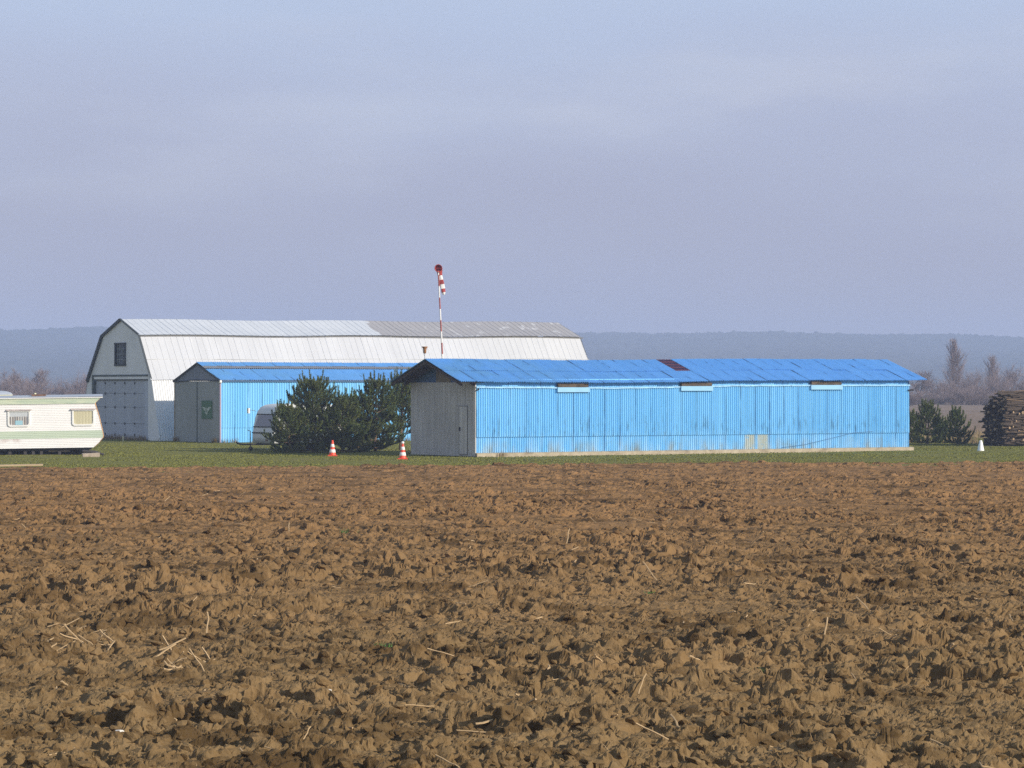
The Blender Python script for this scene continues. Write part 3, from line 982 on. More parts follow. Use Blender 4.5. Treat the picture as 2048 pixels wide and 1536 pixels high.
def hangar():
    root = empty('hangar', HG, U_ANG)
    tag(root, 'large white gambrel roofed hangar with blue grey doors behind the blue sheds', 'hangar')
    L = HG_L
    S = [(0.0, 0.0), (1.05, 3.46), (2.6, 5.90), (4.98, 6.82), (7.4, 5.92), (9.35, 3.46), (10.45, 0.0)]
    lift = lambda u: .18 * u / L + .03 * math.sin(u * .55) - .02
    P = lambda s, d=0: Vector((0, s[0], s[1]))

    def slope(name, a, b, mat, ribs, front, over=.10, hang=.0):
        A, B = P(a), P(b)
        V = (B - A); ln = V.length; V.normalize()
        N = Vector((0, -V.z, V.y)); N = N if (N.y < 0) == front or N.z > .9 else -N
        A = A - V * hang; ln += hang
        mb = MB()
        if ribs == 'corr':
            mb.corr(A - Vector((.02, 0, 0)), (1, 0, 0), V, N, L + .04, ln, .147, .024, fn=lambda u, v: Vector((0, 0, lift(u) * v / ln)))
        else:
            # flat trays with raised seams
            pw = .40; x = -over
            prof = []
            rs = random.Random(hash(name) % 97 if False else len(name) * 7)
            while x < L + over:
                o = rs.uniform(-.004, .004)
                prof += [(x, .0 + o), (x + .010, .013), (x + .028, .013), (x + .038, 0 + o)]
                x += pw + rs.uniform(-.015, .015)
            rows = 6
            vs = []
            for j in range(rows + 1):
                v = ln * j / rows
                for (xx, h) in prof:
                    sag = -.02 * math.sin(math.pi * j / rows) * (1 + .6 * math.sin(xx * .9 + j))
                    vs.append(A + Vector((xx, 0, 0)) + V * v + N * (h + sag) + Vector((0, 0, lift(xx))))
            n = len(prof)
            mb.add(vs, [(j * n + i, j * n + i + 1, (j + 1) * n + i + 1, (j + 1) * n + i) for j in range(rows) for i in range(n - 1)], 0, False)
        return mb.build(name, mat, root)

    slope('side_wall', S[0], S[1], M['hangar_wall'], 'corr', True)
    slope('lower_roof', (S[1][0] - .03, S[1][1] + .02), S[2], M['hangar_low'], 'seam', True, hang=.10)
    slope('upper_roof', (S[2][0] - .06, S[2][1] + .05), (S[3][0], S[3][1] + .03), M['hangar_top'], 'seam', True, hang=.06)
    slope('back_roof', (S[4][0] + .06, S[4][1] + .05), (S[3][0], S[3][1] + .03), M['hangar_top'], 'seam', False, hang=.06)
    slope('back_lower_roof', (S[5][0] + .03, S[5][1] + .02), S[4], M['hangar_low'], 'seam', False, hang=.1)
    slope('back_wall', S[6], S[5], M['hangar_wall'], 'corr', False)
    mb = MB()
    nseg = 24
    vs = []
    for i in range(nseg + 1):
        x = -.1 + (L + .2) * i / nseg
        c = Vector((x, S[2][0] - .03, S[2][1] - .035 + lift(x)))
        vs += [c + Vector((0, -.035, -.04)), c + Vector((0, -.05, .03))]
    mb.add(vs, [(2 * i, 2 * i + 2, 2 * i + 3, 2 * i + 1) for i in range(nseg)])
    mb.build('eaves_trim', plain('roof_break_trim', (.17, .165, .15), .7, .3, 4), root)
    # horizontal joint in the lower roof
    mb = MB()
    A, B = P(S[1]), P(S[2]); V = (B - A).normalized(); N = Vector((0, -V.z, V.y)); 
    q = A + V * ((B - A).length * .44) + Vector((0, -.85, .53)) * .012
    mb.tube([q + Vector((i * L / 12, 0, lift(i * L / 12))) for i in range(13)], .014, 5)
    mb.build('sheet_joint', plain('joint_grey', (.5, .5, .48), .6), root)
    # gable wall round the door opening
    dy0, dy1, dz = 1.5, 8.55, 3.62
    yl = lambda z: np.interp(z, [0, 3.46, 5.9, 6.82], [0, 1.05, 2.6, 4.98])
    yr = lambda z: np.interp(z, [0, 3.46, 5.92, 6.82], [10.45, 9.35, 7.4, 4.98])
    mb = MB()
    zz = dz
    mb.add([(0, S[0][0] + .03, 0), (0, dy0, 0), (0, dy0, dz), (0, yl(dz), dz), (0, 1.05, 3.46)], [(0, 1, 2, 3, 4)])
    mb.add([(0, dy1, 0), (0, 10.4, 0), (0, 9.35, 3.46), (0, yr(dz), dz), (0, dy1, dz)], [(0, 1, 2, 3, 4)])
    # window opening
    wy0, wy1, wz0, wz1 = 4.36, 5.68, 4.24, 5.45
    mb.add([(0, yl(dz), dz), (0, yr(dz), dz), (0, yr(wz0), wz0), (0, yl(wz0), wz0)], [(0, 1, 2, 3)])
    mb.add([(0, yl(wz0), wz0), (0, wy0, wz0), (0, wy0, wz1), (0, yl(wz1), wz1)], [(0, 1, 2, 3)])
    mb.add([(0, wy1, wz0), (0, yr(wz0), wz0), (0, yr(wz1), wz1), (0, wy1, wz1)], [(0, 1, 2, 3)])
    mb.add([(0, yl(wz1), wz1), (0, yr(wz1), wz1), (0, 7.4, 5.92), (0, 4.98, 6.82), (0, 2.6, 5.9)], [(0, 1, 2, 3, 4)])
    mb.build('gable_wall', M['hangar_gable'], root)
    mb = MB()
    mb.add([(L, 0, 0), (L, 10.45, 0), (L, 9.35, 3.46), (L, 7.4, 5.92), (L, 4.98, 6.95), (L, 2.6, 5.95), (L, 1.05, 3.46)], [tuple(range(7))])
    mb.build('end_wall', M['hangar_gable'], root)
    # dark verge on the far side of the gable
    mb = MB()
    E = [(9.42, 3.38), (7.46, 5.95), (4.98, 6.88), (2.56, 5.95), (1.0, 3.44)]
    for i, (p, q) in enumerate(zip(E[:-1], E[1:])):
        th = (.20, .14, .05, .02)[i]
        d = Vector((0, q[0] - p[0], q[1] - p[1])).normalized(); nn = Vector((0, d.z, -d.y))
        if nn.z > 0: nn = -nn
        a, b = Vector((0, *p)), Vector((0, *q))
        mb.add([a + Vector((-.12, 0, 0)), b + Vector((-.12, 0, 0)), b + nn * th + Vector((-.12, 0, 0)), a + nn * th + Vector((-.12, 0, 0)),
                a, b, b + nn * th, a + nn * th], [(0, 1, 2, 3), (3, 2, 6, 7), (0, 1, 5, 4)])
    mb.build('verge_trim', M['dark_trim'], root)
    # window
    mb = MB()
    for (a, b, c, d) in ((wy0 - .04, wy0 + .06, wz0, wz1), (wy1 - .06, wy1 + .04, wz0, wz1), (wy0 - .08, wy1 + .08, wz0 - .06, wz0 + .03), (wy0 - .08, wy1 + .08, wz1 - .03, wz1 + .05)):
        mb.box(-.06, .10, a, b, c, d)
    w = mb.build('window', M['dark_trim'], root)
    mb = MB(); mb.add([(.07, wy0, wz0), (.07, wy1, wz0), (.07, wy1, wz1), (.07, wy0, wz1)], [(0, 1, 2, 3)])
    mb.build('pane', M['glass_dark'], w)
    mb = MB()
    for i in range(1, 6):
        y = wy0 + (wy1 - wy0) * i / 6; mb.box(.02, .05, y - .022, y + .022, wz0, wz1)
    for i in range(1, 4):
        z = wz0 + (wz1 - wz0) * i / 4; mb.box(.012, .058, wy0, wy1, z - .016, z + .016)
    mb.build('glazing_bars', plain('bars_grey', (.22, .25, .26), .6), w)
    # doors
    mb = MB()
    mb.box(-.05, .20, dy1 - .05, dy1 + .17, 0, dz + .02)
    mb.box(-.05, .20, dy0, dy1 + .17, dz - .02, dz + .07)
    mb.build('door_frame', M['green_trim'], root)
    mb = MB(); mb.box(-.02, .20, dy0, dy1 - .05, dz - .19, dz - .04)
    mb.build('door_header', M['hangar_gable'], root)
    mb = MB(); mb.box(.02, .16, dy0, dy1 - .05, dz - .25, dz - .20)
    mb.build('door_rail', M['dark_trim'], root)
    edges = np.linspace(dy0 + .62, dy1 - .05, 6)
    for i in range(5):
        mb = MB()
        for j, (za, zb) in enumerate(((.06, .92), (.935, 1.84), (1.855, 2.62), (2.635, dz - .25))):
            mb.box(.10 + .004 * (i % 2), .15, edges[i] + .008, edges[i + 1] - .008, za, zb)
        d = mb.build('door_leaf', M['hangar_door'], root)
        for z in (.30, .93, 1.85, 2.63, dz - .40):
            mb = MB(); mb.box(.07, .10, edges[i + 1] - .07, edges[i + 1] + .05, z - .07, z + .05)
            mb.build('hinge', M['dark_trim'], d)
    mb = MB(); mb.add([(.16, dy0, 0), (.16, dy1, 0), (.16, dy1, dz), (.16, dy0, dz)], [(0, 1, 2, 3)])
    mb.build('door_backing', M['dark_trim'], root)
    mb = MB(); mb.box(.09, .15, dy0, dy0 + .61, .05, dz - .25)
    mb.build('side_panel', M['hangar_door_pale'], root)
    mb = MB(); mb.box(-.04, .3, dy0, dy1, -.02, .05)
    mb.build('threshold', M['dark_trim'], root)


front_shed(); middle_shed(); hangar()


# ------------------------------------------------------------------ mobile homes and caravan
def siding(mb, x0, x1fn, y, z0, z1, step=.075, mi=0):
    z = z0
    while z < z1 - 1e-4:
        zb = min(z + step, z1)
        a, b = x1fn(z), x1fn(zb)
        mb.add([(x0, y - .012, z), (a, y - .012, z), (b, y, zb), (x0, y, zb)], [(0, 1, 2, 3)], mi)
        mb.add([(x0, y, z), (a, y, z), (a, y - .012, z), (x0, y - .012, z)], [(0, 1, 2, 3)], mi)
        z = zb


def mobile_home():
    D = 131.6; sc = F / D
    yaw = R(8.0)
    e = at(206, D); ln = 356 / sc
    root = empty('mobile_home', (e.x - ln * math.cos(yaw), e.y - ln * math.sin(yaw), 0), 0)
    root.rotation_euler = (0, R(-.75), yaw)
    tag(root, 'white mobile home with pale green bands at the left edge of the grass', 'mobile home')
    wx = lambda px: (px + 150) / sc
    zo = .075   # the roll about the left end lifts the right end
    dz = -.16
    prof = [(.24, 187), (.30, 191), (.46, 199), (.66, 206), (.72, 207), (1.0, 205), (1.6, 199), (2.16, 191.5), (2.20, 192), (2.42, 203), (2.46, 205)]
    zs = [p[0] for p in prof]; xs = [wx(p[1]) for p in prof]
    xe = lambda z: float(np.interp(z, zs, xs))
    W = 3.0
    mb = MB(); siding(mb, 0, xe, 0, .24, .66, mi=0); siding(mb, 0, xe, 0, .99, 2.17, mi=0)
    # the other walls
    poly = [(0, .24)] + [(x, z) for z, x in zip(zs, xs)] + [(0, 2.46)]
    mb.add([(x, W, z) for x, z in poly], [tuple(range(len(poly)))], 0)
    mb.add([(0, 0, .24), (0, W, .24), (0, W, 2.46), (0, 0, 2.46)], [(0, 1, 2, 3)], 0)
    for i in range(len(zs) - 1):
        mb.add([(xs[i], 0, zs[i]), (xs[i], W, zs[i]), (xs[i + 1], W, zs[i + 1]), (xs[i + 1], 0, zs[i + 1])], [(0, 1, 2, 3)], 0)
    mb.add([(0, 0, .24), (xs[0], 0, .24), (xs[0], W, .24), (0, W, .24)], [(0, 1, 2, 3)], 0)
    mb.build('body', M['siding'], root)
    mb = MB(); siding(mb, 0, lambda z: xe(z) + .004, -.006, .66, .99)
    mb.build('green_band', M['stripe_green'], root)
    mb = MB(); siding(mb, 0, lambda z: xe(z) + .004, -.03, 2.17, 2.42, .06)
    mb.build('fascia', M['siding_green'], root)
    mb = MB()
    for i in range(len(zs) - 1):
        mb.add([(xs[i], -.018, zs[i]), (xs[i] + .03, .03, zs[i]), (xs[i + 1] + .03, .03, zs[i + 1]), (xs[i + 1], -.018, zs[i + 1])], [(0, 1, 2, 3)])
    mb.build('corner_edge', M['edge_orange'], root)
    # roof, low and slightly crowned
    mb = MB()
    n = 12
    vs = []
    for i in range(n + 1):
        y = -.06 + (W + .12) * i / n; c = .10 * math.sin(math.pi * i / n)
        vs += [(-.05, y, 2.44 + c), (wx(207), y, 2.47 + c)]
    mb.add(vs, [(2 * i, 2 * i + 1, 2 * i + 3, 2 * i + 2) for i in range(n)], 0, True)
    mb.build('roof', M['grey_roof'], root)
    mb = MB(); mb.box(-.05, wx(207), -.075, -.03, 2.41, 2.452)
    mb.build('roof_edge', M['white_trim'], root)
    # roof hatch
    mb = MB(); mb.box(wx(66), wx(94), .5, 1.0, 2.50, 2.60)
    h = mb.build('roof_hatch', M['rust'], root)
    mb = MB(); mb.lathe([(.0, .06), (.05, .05), (.06, 0), (0, 0)], 10, c=(wx(73), .55, 2.60))
    mb.build('vent_cap', M['cream'], h)
    # windows
    def window(a, b, mat, blue):
        xa, xb, z0, z1 = wx(a), wx(b), 1.26, 1.84
        mb = MB()
        r = .09
        out = [(xa - .07, z1 + .03), (xb + .07, z1 + .03), (xb + .07, z0 + r - .06), (xb + .04, z0 - .03), (xb - r + .06, z0 - .07), (xa + r - .06, z0 - .07), (xa - .04, z0 - .03), (xa - .07, z0 + r - .06)]
        inn = [(xa, z1), (xb, z1), (xb, z0 + r), (xb - .02, z0 + .03), (xb - r, z0), (xa + r, z0), (xa + .02, z0 + .03), (xa, z0 + r)]
        n = 8
        mb.add([(p[0], -.05, p[1]) for p in out] + [(p[0], -.05, p[1]) for p in inn] + [(p[0], .0, p[1]) for p in out] + [(p[0], -.005, p[1]) for p in inn],
               [(i, (i + 1) % n, n + (i + 1) % n, n + i) for i in range(n)] + [(i, (i + 1) % n, 2 * n + (i + 1) % n, 2 * n + i) for i in range(n)] +
               [(n + i, n + (i + 1) % n, 3 * n + (i + 1) % n, 3 * n + i) for i in range(n)])
        w = mb.build('window', M['white_trim'], root)
        mb = MB()
        m_ = 60; vs = []
        for i in range(m_ + 1):
            x = xa + (xb - xa) * i / m_; y = -.022 + .006 * math.sin(i * 1.9)
            vs += [(x, y, z0), (x, y, z1)]
        mb.add(vs, [(2 * i, 2 * i + 2, 2 * i + 3, 2 * i + 1) for i in range(m_)], 0, True)
        mb.build('curtain', mat, w)
        if blue:
            mb = MB(); mb.box(xa + .26, xb - .26, -.036, -.029, z0 + .015, z0 + .20)
            mb.build('blue_cloth', M['pale_blue_cloth'], w)
        mb = MB(); mb.add([(xa - .14, -.02, z1 + .11), (xb + .14, -.02, z1 + .11), (xb + .12, -.10, z1 + .055), (xa - .12, -.10, z1 + .055),
                           (xb + .12, -.02, z1 + .055), (xa - .12, -.02, z1 + .055)], [(0, 1, 2, 3), (3, 2, 4, 5)])
        mb.build('hood', M['hood'], w)
    window(22, 60, M['curtain_striped'], True)
    window(149, 187, M['curtain'], False)
    # chassis, stands, wheels and added dark boxes under the floor
    mb = MB(); mb.box(.1, wx(184), .25, .37, .13, .24); mb.box(.1, wx(176), 2.4, 2.52, .10, .24)
    mb.box(.2, wx(178), .75, .85, -.12, .24); mb.box(.6, wx(150), 1.6, 2.2, -.05, .2)  # dark boxes added to deepen the shade under the floor
    mb.build('chassis', M['steel_dark'], root)
    for p in (-60, 22, 52, 68, 84, 120, 176):
        for yy in (.2, 2.5):
            mb = MB(); mb.box(wx(p) - .06, wx(p) + .07, yy, yy + .2, -.10 - .02 * wx(p) * .0 - .13, .14)
            mb.build('support_leg', M['steel_dark'], root)
    for p in (60, 78):
        mb = MB()
        mb.lathe([(.0, -.08), (.17, -.08), (.235, -.05), (.235, .05), (.17, .08), (0, .08)], 18)
        mb.v = [(x + wx(p), z + .62, y + .09) for (x, y, z) in mb.v]
        mb.build('wheel', M['black'], root)
    mb = MB(); mb.box(wx(98), wx(140), .4, .6, .06, .13)
    mb.build('spare_beam', M['block'], root)
    # the block under the end, with an offcut on it
    b = at(182, ground_d(914), 0)
    mb = MB(); mb.box(-.36, .36, -.22, .22, -.03, .17)
    o = mb.build('concrete_block', M['block']); o.location = b; o.rotation_euler = (R(2), R(-3), R(12))
    tag(o, 'pale concrete block on the grass under the right end of the white mobile home', 'block')
    mb = MB()
    mb.tube([(-.42, .0, .0), (.1, .02, .03), (.5, .0, -.03)], [.05, .06, .045], 6)
    o = mb.build('timber_offcut', M['steel_dark']); o.location = b + Vector((.05, .05, .20)); o.rotation_euler = (0, R(8), R(10))
    tag(o, 'short dark timber offcut lying on top of the pale concrete block', 'timber')


def far_mobile_home():
    D = 140.0
    xr = at(19, D).x
    root = empty('mobile_home', (xr - 5.94, D - .83, 0), R(8), R(-.6))
    tag(root, 'mobile home hidden behind the white one, only its cream edged grey roof showing', 'mobile home')
    mb = MB(); mb.box(0, 6.0, 0, 2.6, .35, 2.46)
    mb.build('body', M['cream'], root)
    mb = MB(); mb.box(-.1, 6.1, -.08, 2.68, 2.463, 2.56)
    mb.build('roof_edge', M['cream'], root)
    mb = MB(); n = 10; vs = []
    for i in range(n + 1):
        y = -.08 + 2.76 * i / n; c = .19 * math.sin(math.pi * i / n)
        e = 6.1 - .55 * (1 - abs(math.cos(math.pi * i / n)))
        vs += [(-.1, y, 2.562 + c), (e, y, 2.562 + c), (6.1, y, 2.561)]
    mb.add(vs, [(3 * i + j, 3 * i + 1 + j, 3 * i + 4 + j, 3 * i + 3 + j) for i in range(n) for j in (0, 1)], 0, True)
    mb.build('roof', M['grey_roof'], root)
    mb = MB(); mb.box(3.9, 4.9, -.03, .02, 1.3, 1.9)
    mb.build('window', M['glass_dark'], root)
    mb = MB(); mb.box(.3, 5.7, .3, 2.3, .0, .35)
    mb.build('chassis', M['steel_dark'], root)


def caravan():
    D = 140.0
    root = empty('touring_caravan', at(545, D), U_ANG)
    tag(root, 'small pale touring caravan with a rounded roof half hidden behind the bushy pines', 'caravan')
    W = 2.0; Lc = 4.1
    P = [(.02, .34), (.0, .62), (.02, .90), (.07, 1.2), (.16, 1.55), (.26, 1.82), (.42, 2.02), (.68, 2.14), (1.1, 2.19), (2.4, 2.20), (3.3, 2.15), (3.75, 2.02), (3.98, 1.7), (4.08, 1.2), (4.1, .7), (4.05, .34)]
    mb = MB(); n = len(P)
    ins = .10
    A = [(p[0], ins * .3, p[1]) for p in P]; B = [(p[0], W - ins * .3, p[1]) for p in P]
    cx, cz = 2.05, 1.25
    sh = lambda p, k: (cx + (p[0] - cx) * k, cz + (p[1] - cz) * k)
    A0 = [(sh(p, .965)[0], 0, sh(p, .965)[1]) for p in P]; B0 = [(sh(p, .965)[0], W, sh(p, .965)[1]) for p in P]
    mb.add(A + B, [(i, (i + 1) % n, n + (i + 1) % n, n + i) for i in range(n)], 0, True)
    mb.add(A + A0, [(i, (i + 1) % n, n + (i + 1) % n, n + i) for i in range(n)])
    mb.add(B + B0, [(i, (i + 1) % n, n + (i + 1) % n, n + i) for i in range(n)])
    mb.add(A0, [tuple(range(n))]); mb.add(B0, [tuple(range(n))])
    mb.build('body', M['caravan_shell'], root)
    # end window with its rails
    pt = lambda z: float(np.interp(z, [p[1] for p in P[:8]], [p[0] for p in P[:8]]))
    mb = MB()
    mb.add([(pt(1.15) - .012, .28, 1.15), (pt(1.15) - .012, W - .2, 1.15), (pt(1.66) - .014, W - .25, 1.66), (pt(1.66) - .014, .33, 1.66)], [(0, 1, 2, 3)])
    w = mb.build('window', M['glass_mauve'], root)
    mb = MB()
    for (z, a, b, r) in ((1.70, .2, W - .1, .024), (1.11, .1, W - .06, .026)):
        mb.tube([(pt(z) - .02, a, z), (pt(z) - .02, b, z)], r, 6)
    mb.build('frame', M['black'], w)
    mb = MB(); mb.tube([(pt(.83) - .02, .35, .83), (pt(.83) - .03, W - .02, .83)], .028, 6)
    mb.tube([(pt(.83) - .02, .35, .83), (pt(.7) - .02, .25, .7), (pt(.45) - .02, .05, .45), (.08, -.01, .36)], .022, 6)
    mb.build('moulding', M['black'], root)
    mb = MB(); mb.box(-.03, .02, .48, .64, .44, .52)
    mb.build('tail_light', M['rust'], root)
    # side window
    mb = MB(); mb.box(1.0, 1.9, -.012, .02, 1.2, 1.75); mb.build('window', M['glass_mauve'], root)
    mb = MB(); mb.box(2.5, 3.4, -.012, .02, 1.2, 1.75); mb.build('window', M['glass_mauve'], root)
    # A-frame, jockey wheel, handle
    mb = MB()
    mb.tube([(.5, .25, .30), (-1.05, W / 2, .30)], .035, 6); mb.tube([(.5, W - .25, .30), (-1.05, W / 2, .30)], .035, 6)
    mb.tube([(-1.0, W / 2, .30), (-1.3, W / 2, .34), (-1.36, W / 2, .42)], .04, 6)
    mb.box(.1, 4.0, .25, .33, .24, .35); mb.box(.1, 4.0, W - .33, W - .25, .24, .35)
    mb.build('drawbar', M['steel_dark'], root)
    mb = MB(); mb.tube([(-.62, W / 2 + .02, .1), (-.62, W / 2 + .02, .93), (-.76, W / 2 + .02, .96)], .022, 6)
    mb.build('jockey_post', M['steel_dark'], root)
    mb = MB(); mb.lathe([(0, -.04), (.10, -.04), (.10, .04), (0, .04)], 14)
    mb.v = [(x - .62, z + W / 2, y + .10) for (x, y, z) in mb.v]
    mb.build('jockey_wheel', M['black'], root)
    for yy in (.12, W - .12):
        mb = MB(); mb.lathe([(0, -.09), (.2, -.09), (.30, -.06), (.30, .06), (.2, .09), (0, .09)], 18)
        mb.v = [(x + 2.1, z + yy, y + .30) for (x, y, z) in mb.v]
        mb.build('wheel', M['black'], root)
    # width marker on an arm
    mb = MB(); mb.tube([(.20, W - .02, 1.84), (-.02, W + .32, 1.92)], .012, 5)
    a = mb.build('marker_arm', M['pole_grey'], root)
    mb = MB(); mb.box(-.06, .02, W + .26, W + .42, 1.74, 1.98); mb.build('marker_plate', M['cone_white'], a)


mobile_home(); far_mobile_home(); caravan()


# ------------------------------------------------------------------ small things
def traffic_cone(px, py, h, label, cap):
    root = empty('traffic_cone', at(px, ground_d(py), .0))
    tag(root, label, 'traffic cone', 'striped traffic cones beside the pines')
    r = lambda z: np.interp(z / h, [.05, 1], [.155, .035])
    mb = MB(); mb.box(-.20, .20, -.20, .20, -.01, .045)
    mb.build('base', M['orange'], root)
    mb = MB(); z = np.linspace(.045, h, 8)
    mb.lathe([(r(q), q) for q in z] + [(r(h) * .6, h + .006)], 20)
    mb.build('body', M['orange'], root)
    for (a, b) in ((.22, .42), (.57, .76)):
        mb = MB(); mb.lathe([(r(a * h) + .001, a * h), (r(a * h) + .005, a * h + .005), (r(b * h) + .005, b * h - .005), (r(b * h) + .001, b * h)], 20)
        mb.build('band', M['cone_white'], root)
    if cap:
        mb = MB(); mb.lathe([(r(h) + .02, h - .03), (r(h) + .03, h + .01), (r(h) + .015, h + .05), (0, h + .06)], 14)
        mb.build('cap', M['cone_white'], root)


traffic_cone(665, 912, .68, 'red and white traffic cone in front of the dark middle of the pine clump', False)
traffic_cone(805.5, 918.5, .68, 'red and white traffic cone with a white cap by the grey shed gable', True)

root = empty('marker_cone', at(1961.5, ground_d(902)))
tag(root, 'plain white marker cone on the grass in front of the wood pile', 'marker cone')
mb = MB(); mb.lathe([(.165, -.01), (.160, .02), (.075, .44), (.055, .49), (.0, .505)], 22)
mb.build('body', M['cone_white'], root)

mb = MB(); mb.box(-.025, .025, -.02, .02, -.05, .30)
o = mb.build('peg', M['cream']); o.location = at(246.5, ground_d(883)); o.rotation_euler = (0, R(-4), 0)
tag(o, 'short pale peg standing in the grass in front of the hangar doors', 'peg')

mb = MB(); mb.box(-1.6, 1.35, -.11, .11, 0, .05)
o = mb.build('plank', M['plank']); o.location = at(12, 110.7, .06); o.rotation_euler = (R(4), R(-.8), R(8))
tag(o, 'pale wooden plank lying on the grass edge below the white mobile home', 'plank')


def windsock():
    D = 150.0
    base = at(892, D)
    root = empty('windsock', base)
    tag(root, 'red and white windsock hanging limp from a striped pole behind the blue shed', 'windsock')
    top = at(876.5, D, 8.78) - base
    mb = MB(); mb.tube([Vector((0, 0, -.05)), top * .5 + Vector((.02, 0, 0)), top], [.05, .043, .032], 10)
    mb.build('pole', M['pole'], root)
    # the ring faces the camera and to the left
    c = top + Vector((.01, -.06, .14))
    mb = MB()
    path = [(0, 0, 0), (.02, .12, -.02), (.045, .18, -.16), (.08, .17, -.36), (.125, .15, -.58), (.17, .13, -.80), (.215, .12, -1.02), (.25, .11, -1.20), (.27, .11, -1.32)]
    rad = [.19, .185, .135, .11, .12, .115, .105, .10, .05]
    cols = [0, 0, 0, 1, 0, 1, 0, 1]
    n = 16
    rings = []
    for i, p in enumerate(path):
        t = i / (len(path) - 1)
        d = (Vector(path[min(i + 1, len(path) - 1)]) - Vector(path[max(i - 1, 0)])).normalized()
        if i == 0: d = Vector((-.25, 1, -.1)).normalized()
        a = Vector((1, 0, 0)); a = (a - d * a.dot(d)).normalized(); b = d.cross(a)
        ring = []
        for k in range(n):
            th = 2 * math.pi * k / n
            rr = rad[i] * (1 + (.16 * math.sin(3 * th + i * 1.3) if i > 1 else 0))
            ring.append(c + Vector(p) + a * math.cos(th) * rr + b * math.sin(th) * rr * (1 if i < 2 else .55))
        rings.append(ring)
    for i in range(len(path) - 1):
        mb.add(rings[i] + rings[i + 1], [(k, (k + 1) % n, n + (k + 1) % n, n + k) for k in range(n)], cols[i], True)
    mb.build('sock', [M['sock_red'], M['sock_white']], root)
    mb = MB()
    a = [rings[0][k] for k in range(n)] + [rings[0][0]]
    mb.tube(a, .016, 6, cap=False)
    mb.build('ring', M['sock_red'], root)
    mb = MB(); mb.tube([top - Vector((0, 0, .02)), c + Vector((0, .02, -.12))], .02, 6); mb.tube([c + Vector((-.19, 0, 0)), c + Vector((.19, .04, 0))], .012, 6)
    mb.build('bracket', M['sock_red'], root)


windsock()

b = at(849.5, 150.0)
root = empty('funnel_pole', b)
tag(root, 'brown funnel shaped cup on a thin pole rising behind the shed roof near the windsock', 'pole')
mb = MB(); mb.tube([(0, 0, -.05), (0, 0, 4.75)], .016, 8); mb.build('post', M['pole_grey'], root)
mb = MB(); mb.lathe([(.045, 4.66), (.075, 4.69), (.085, 4.85), (.10, 4.92), (.155, 4.985), (.155, 5.01), (.11, 5.0), (.05, 4.75)], 16); mb.build('cup', M['brown_cup'], root)


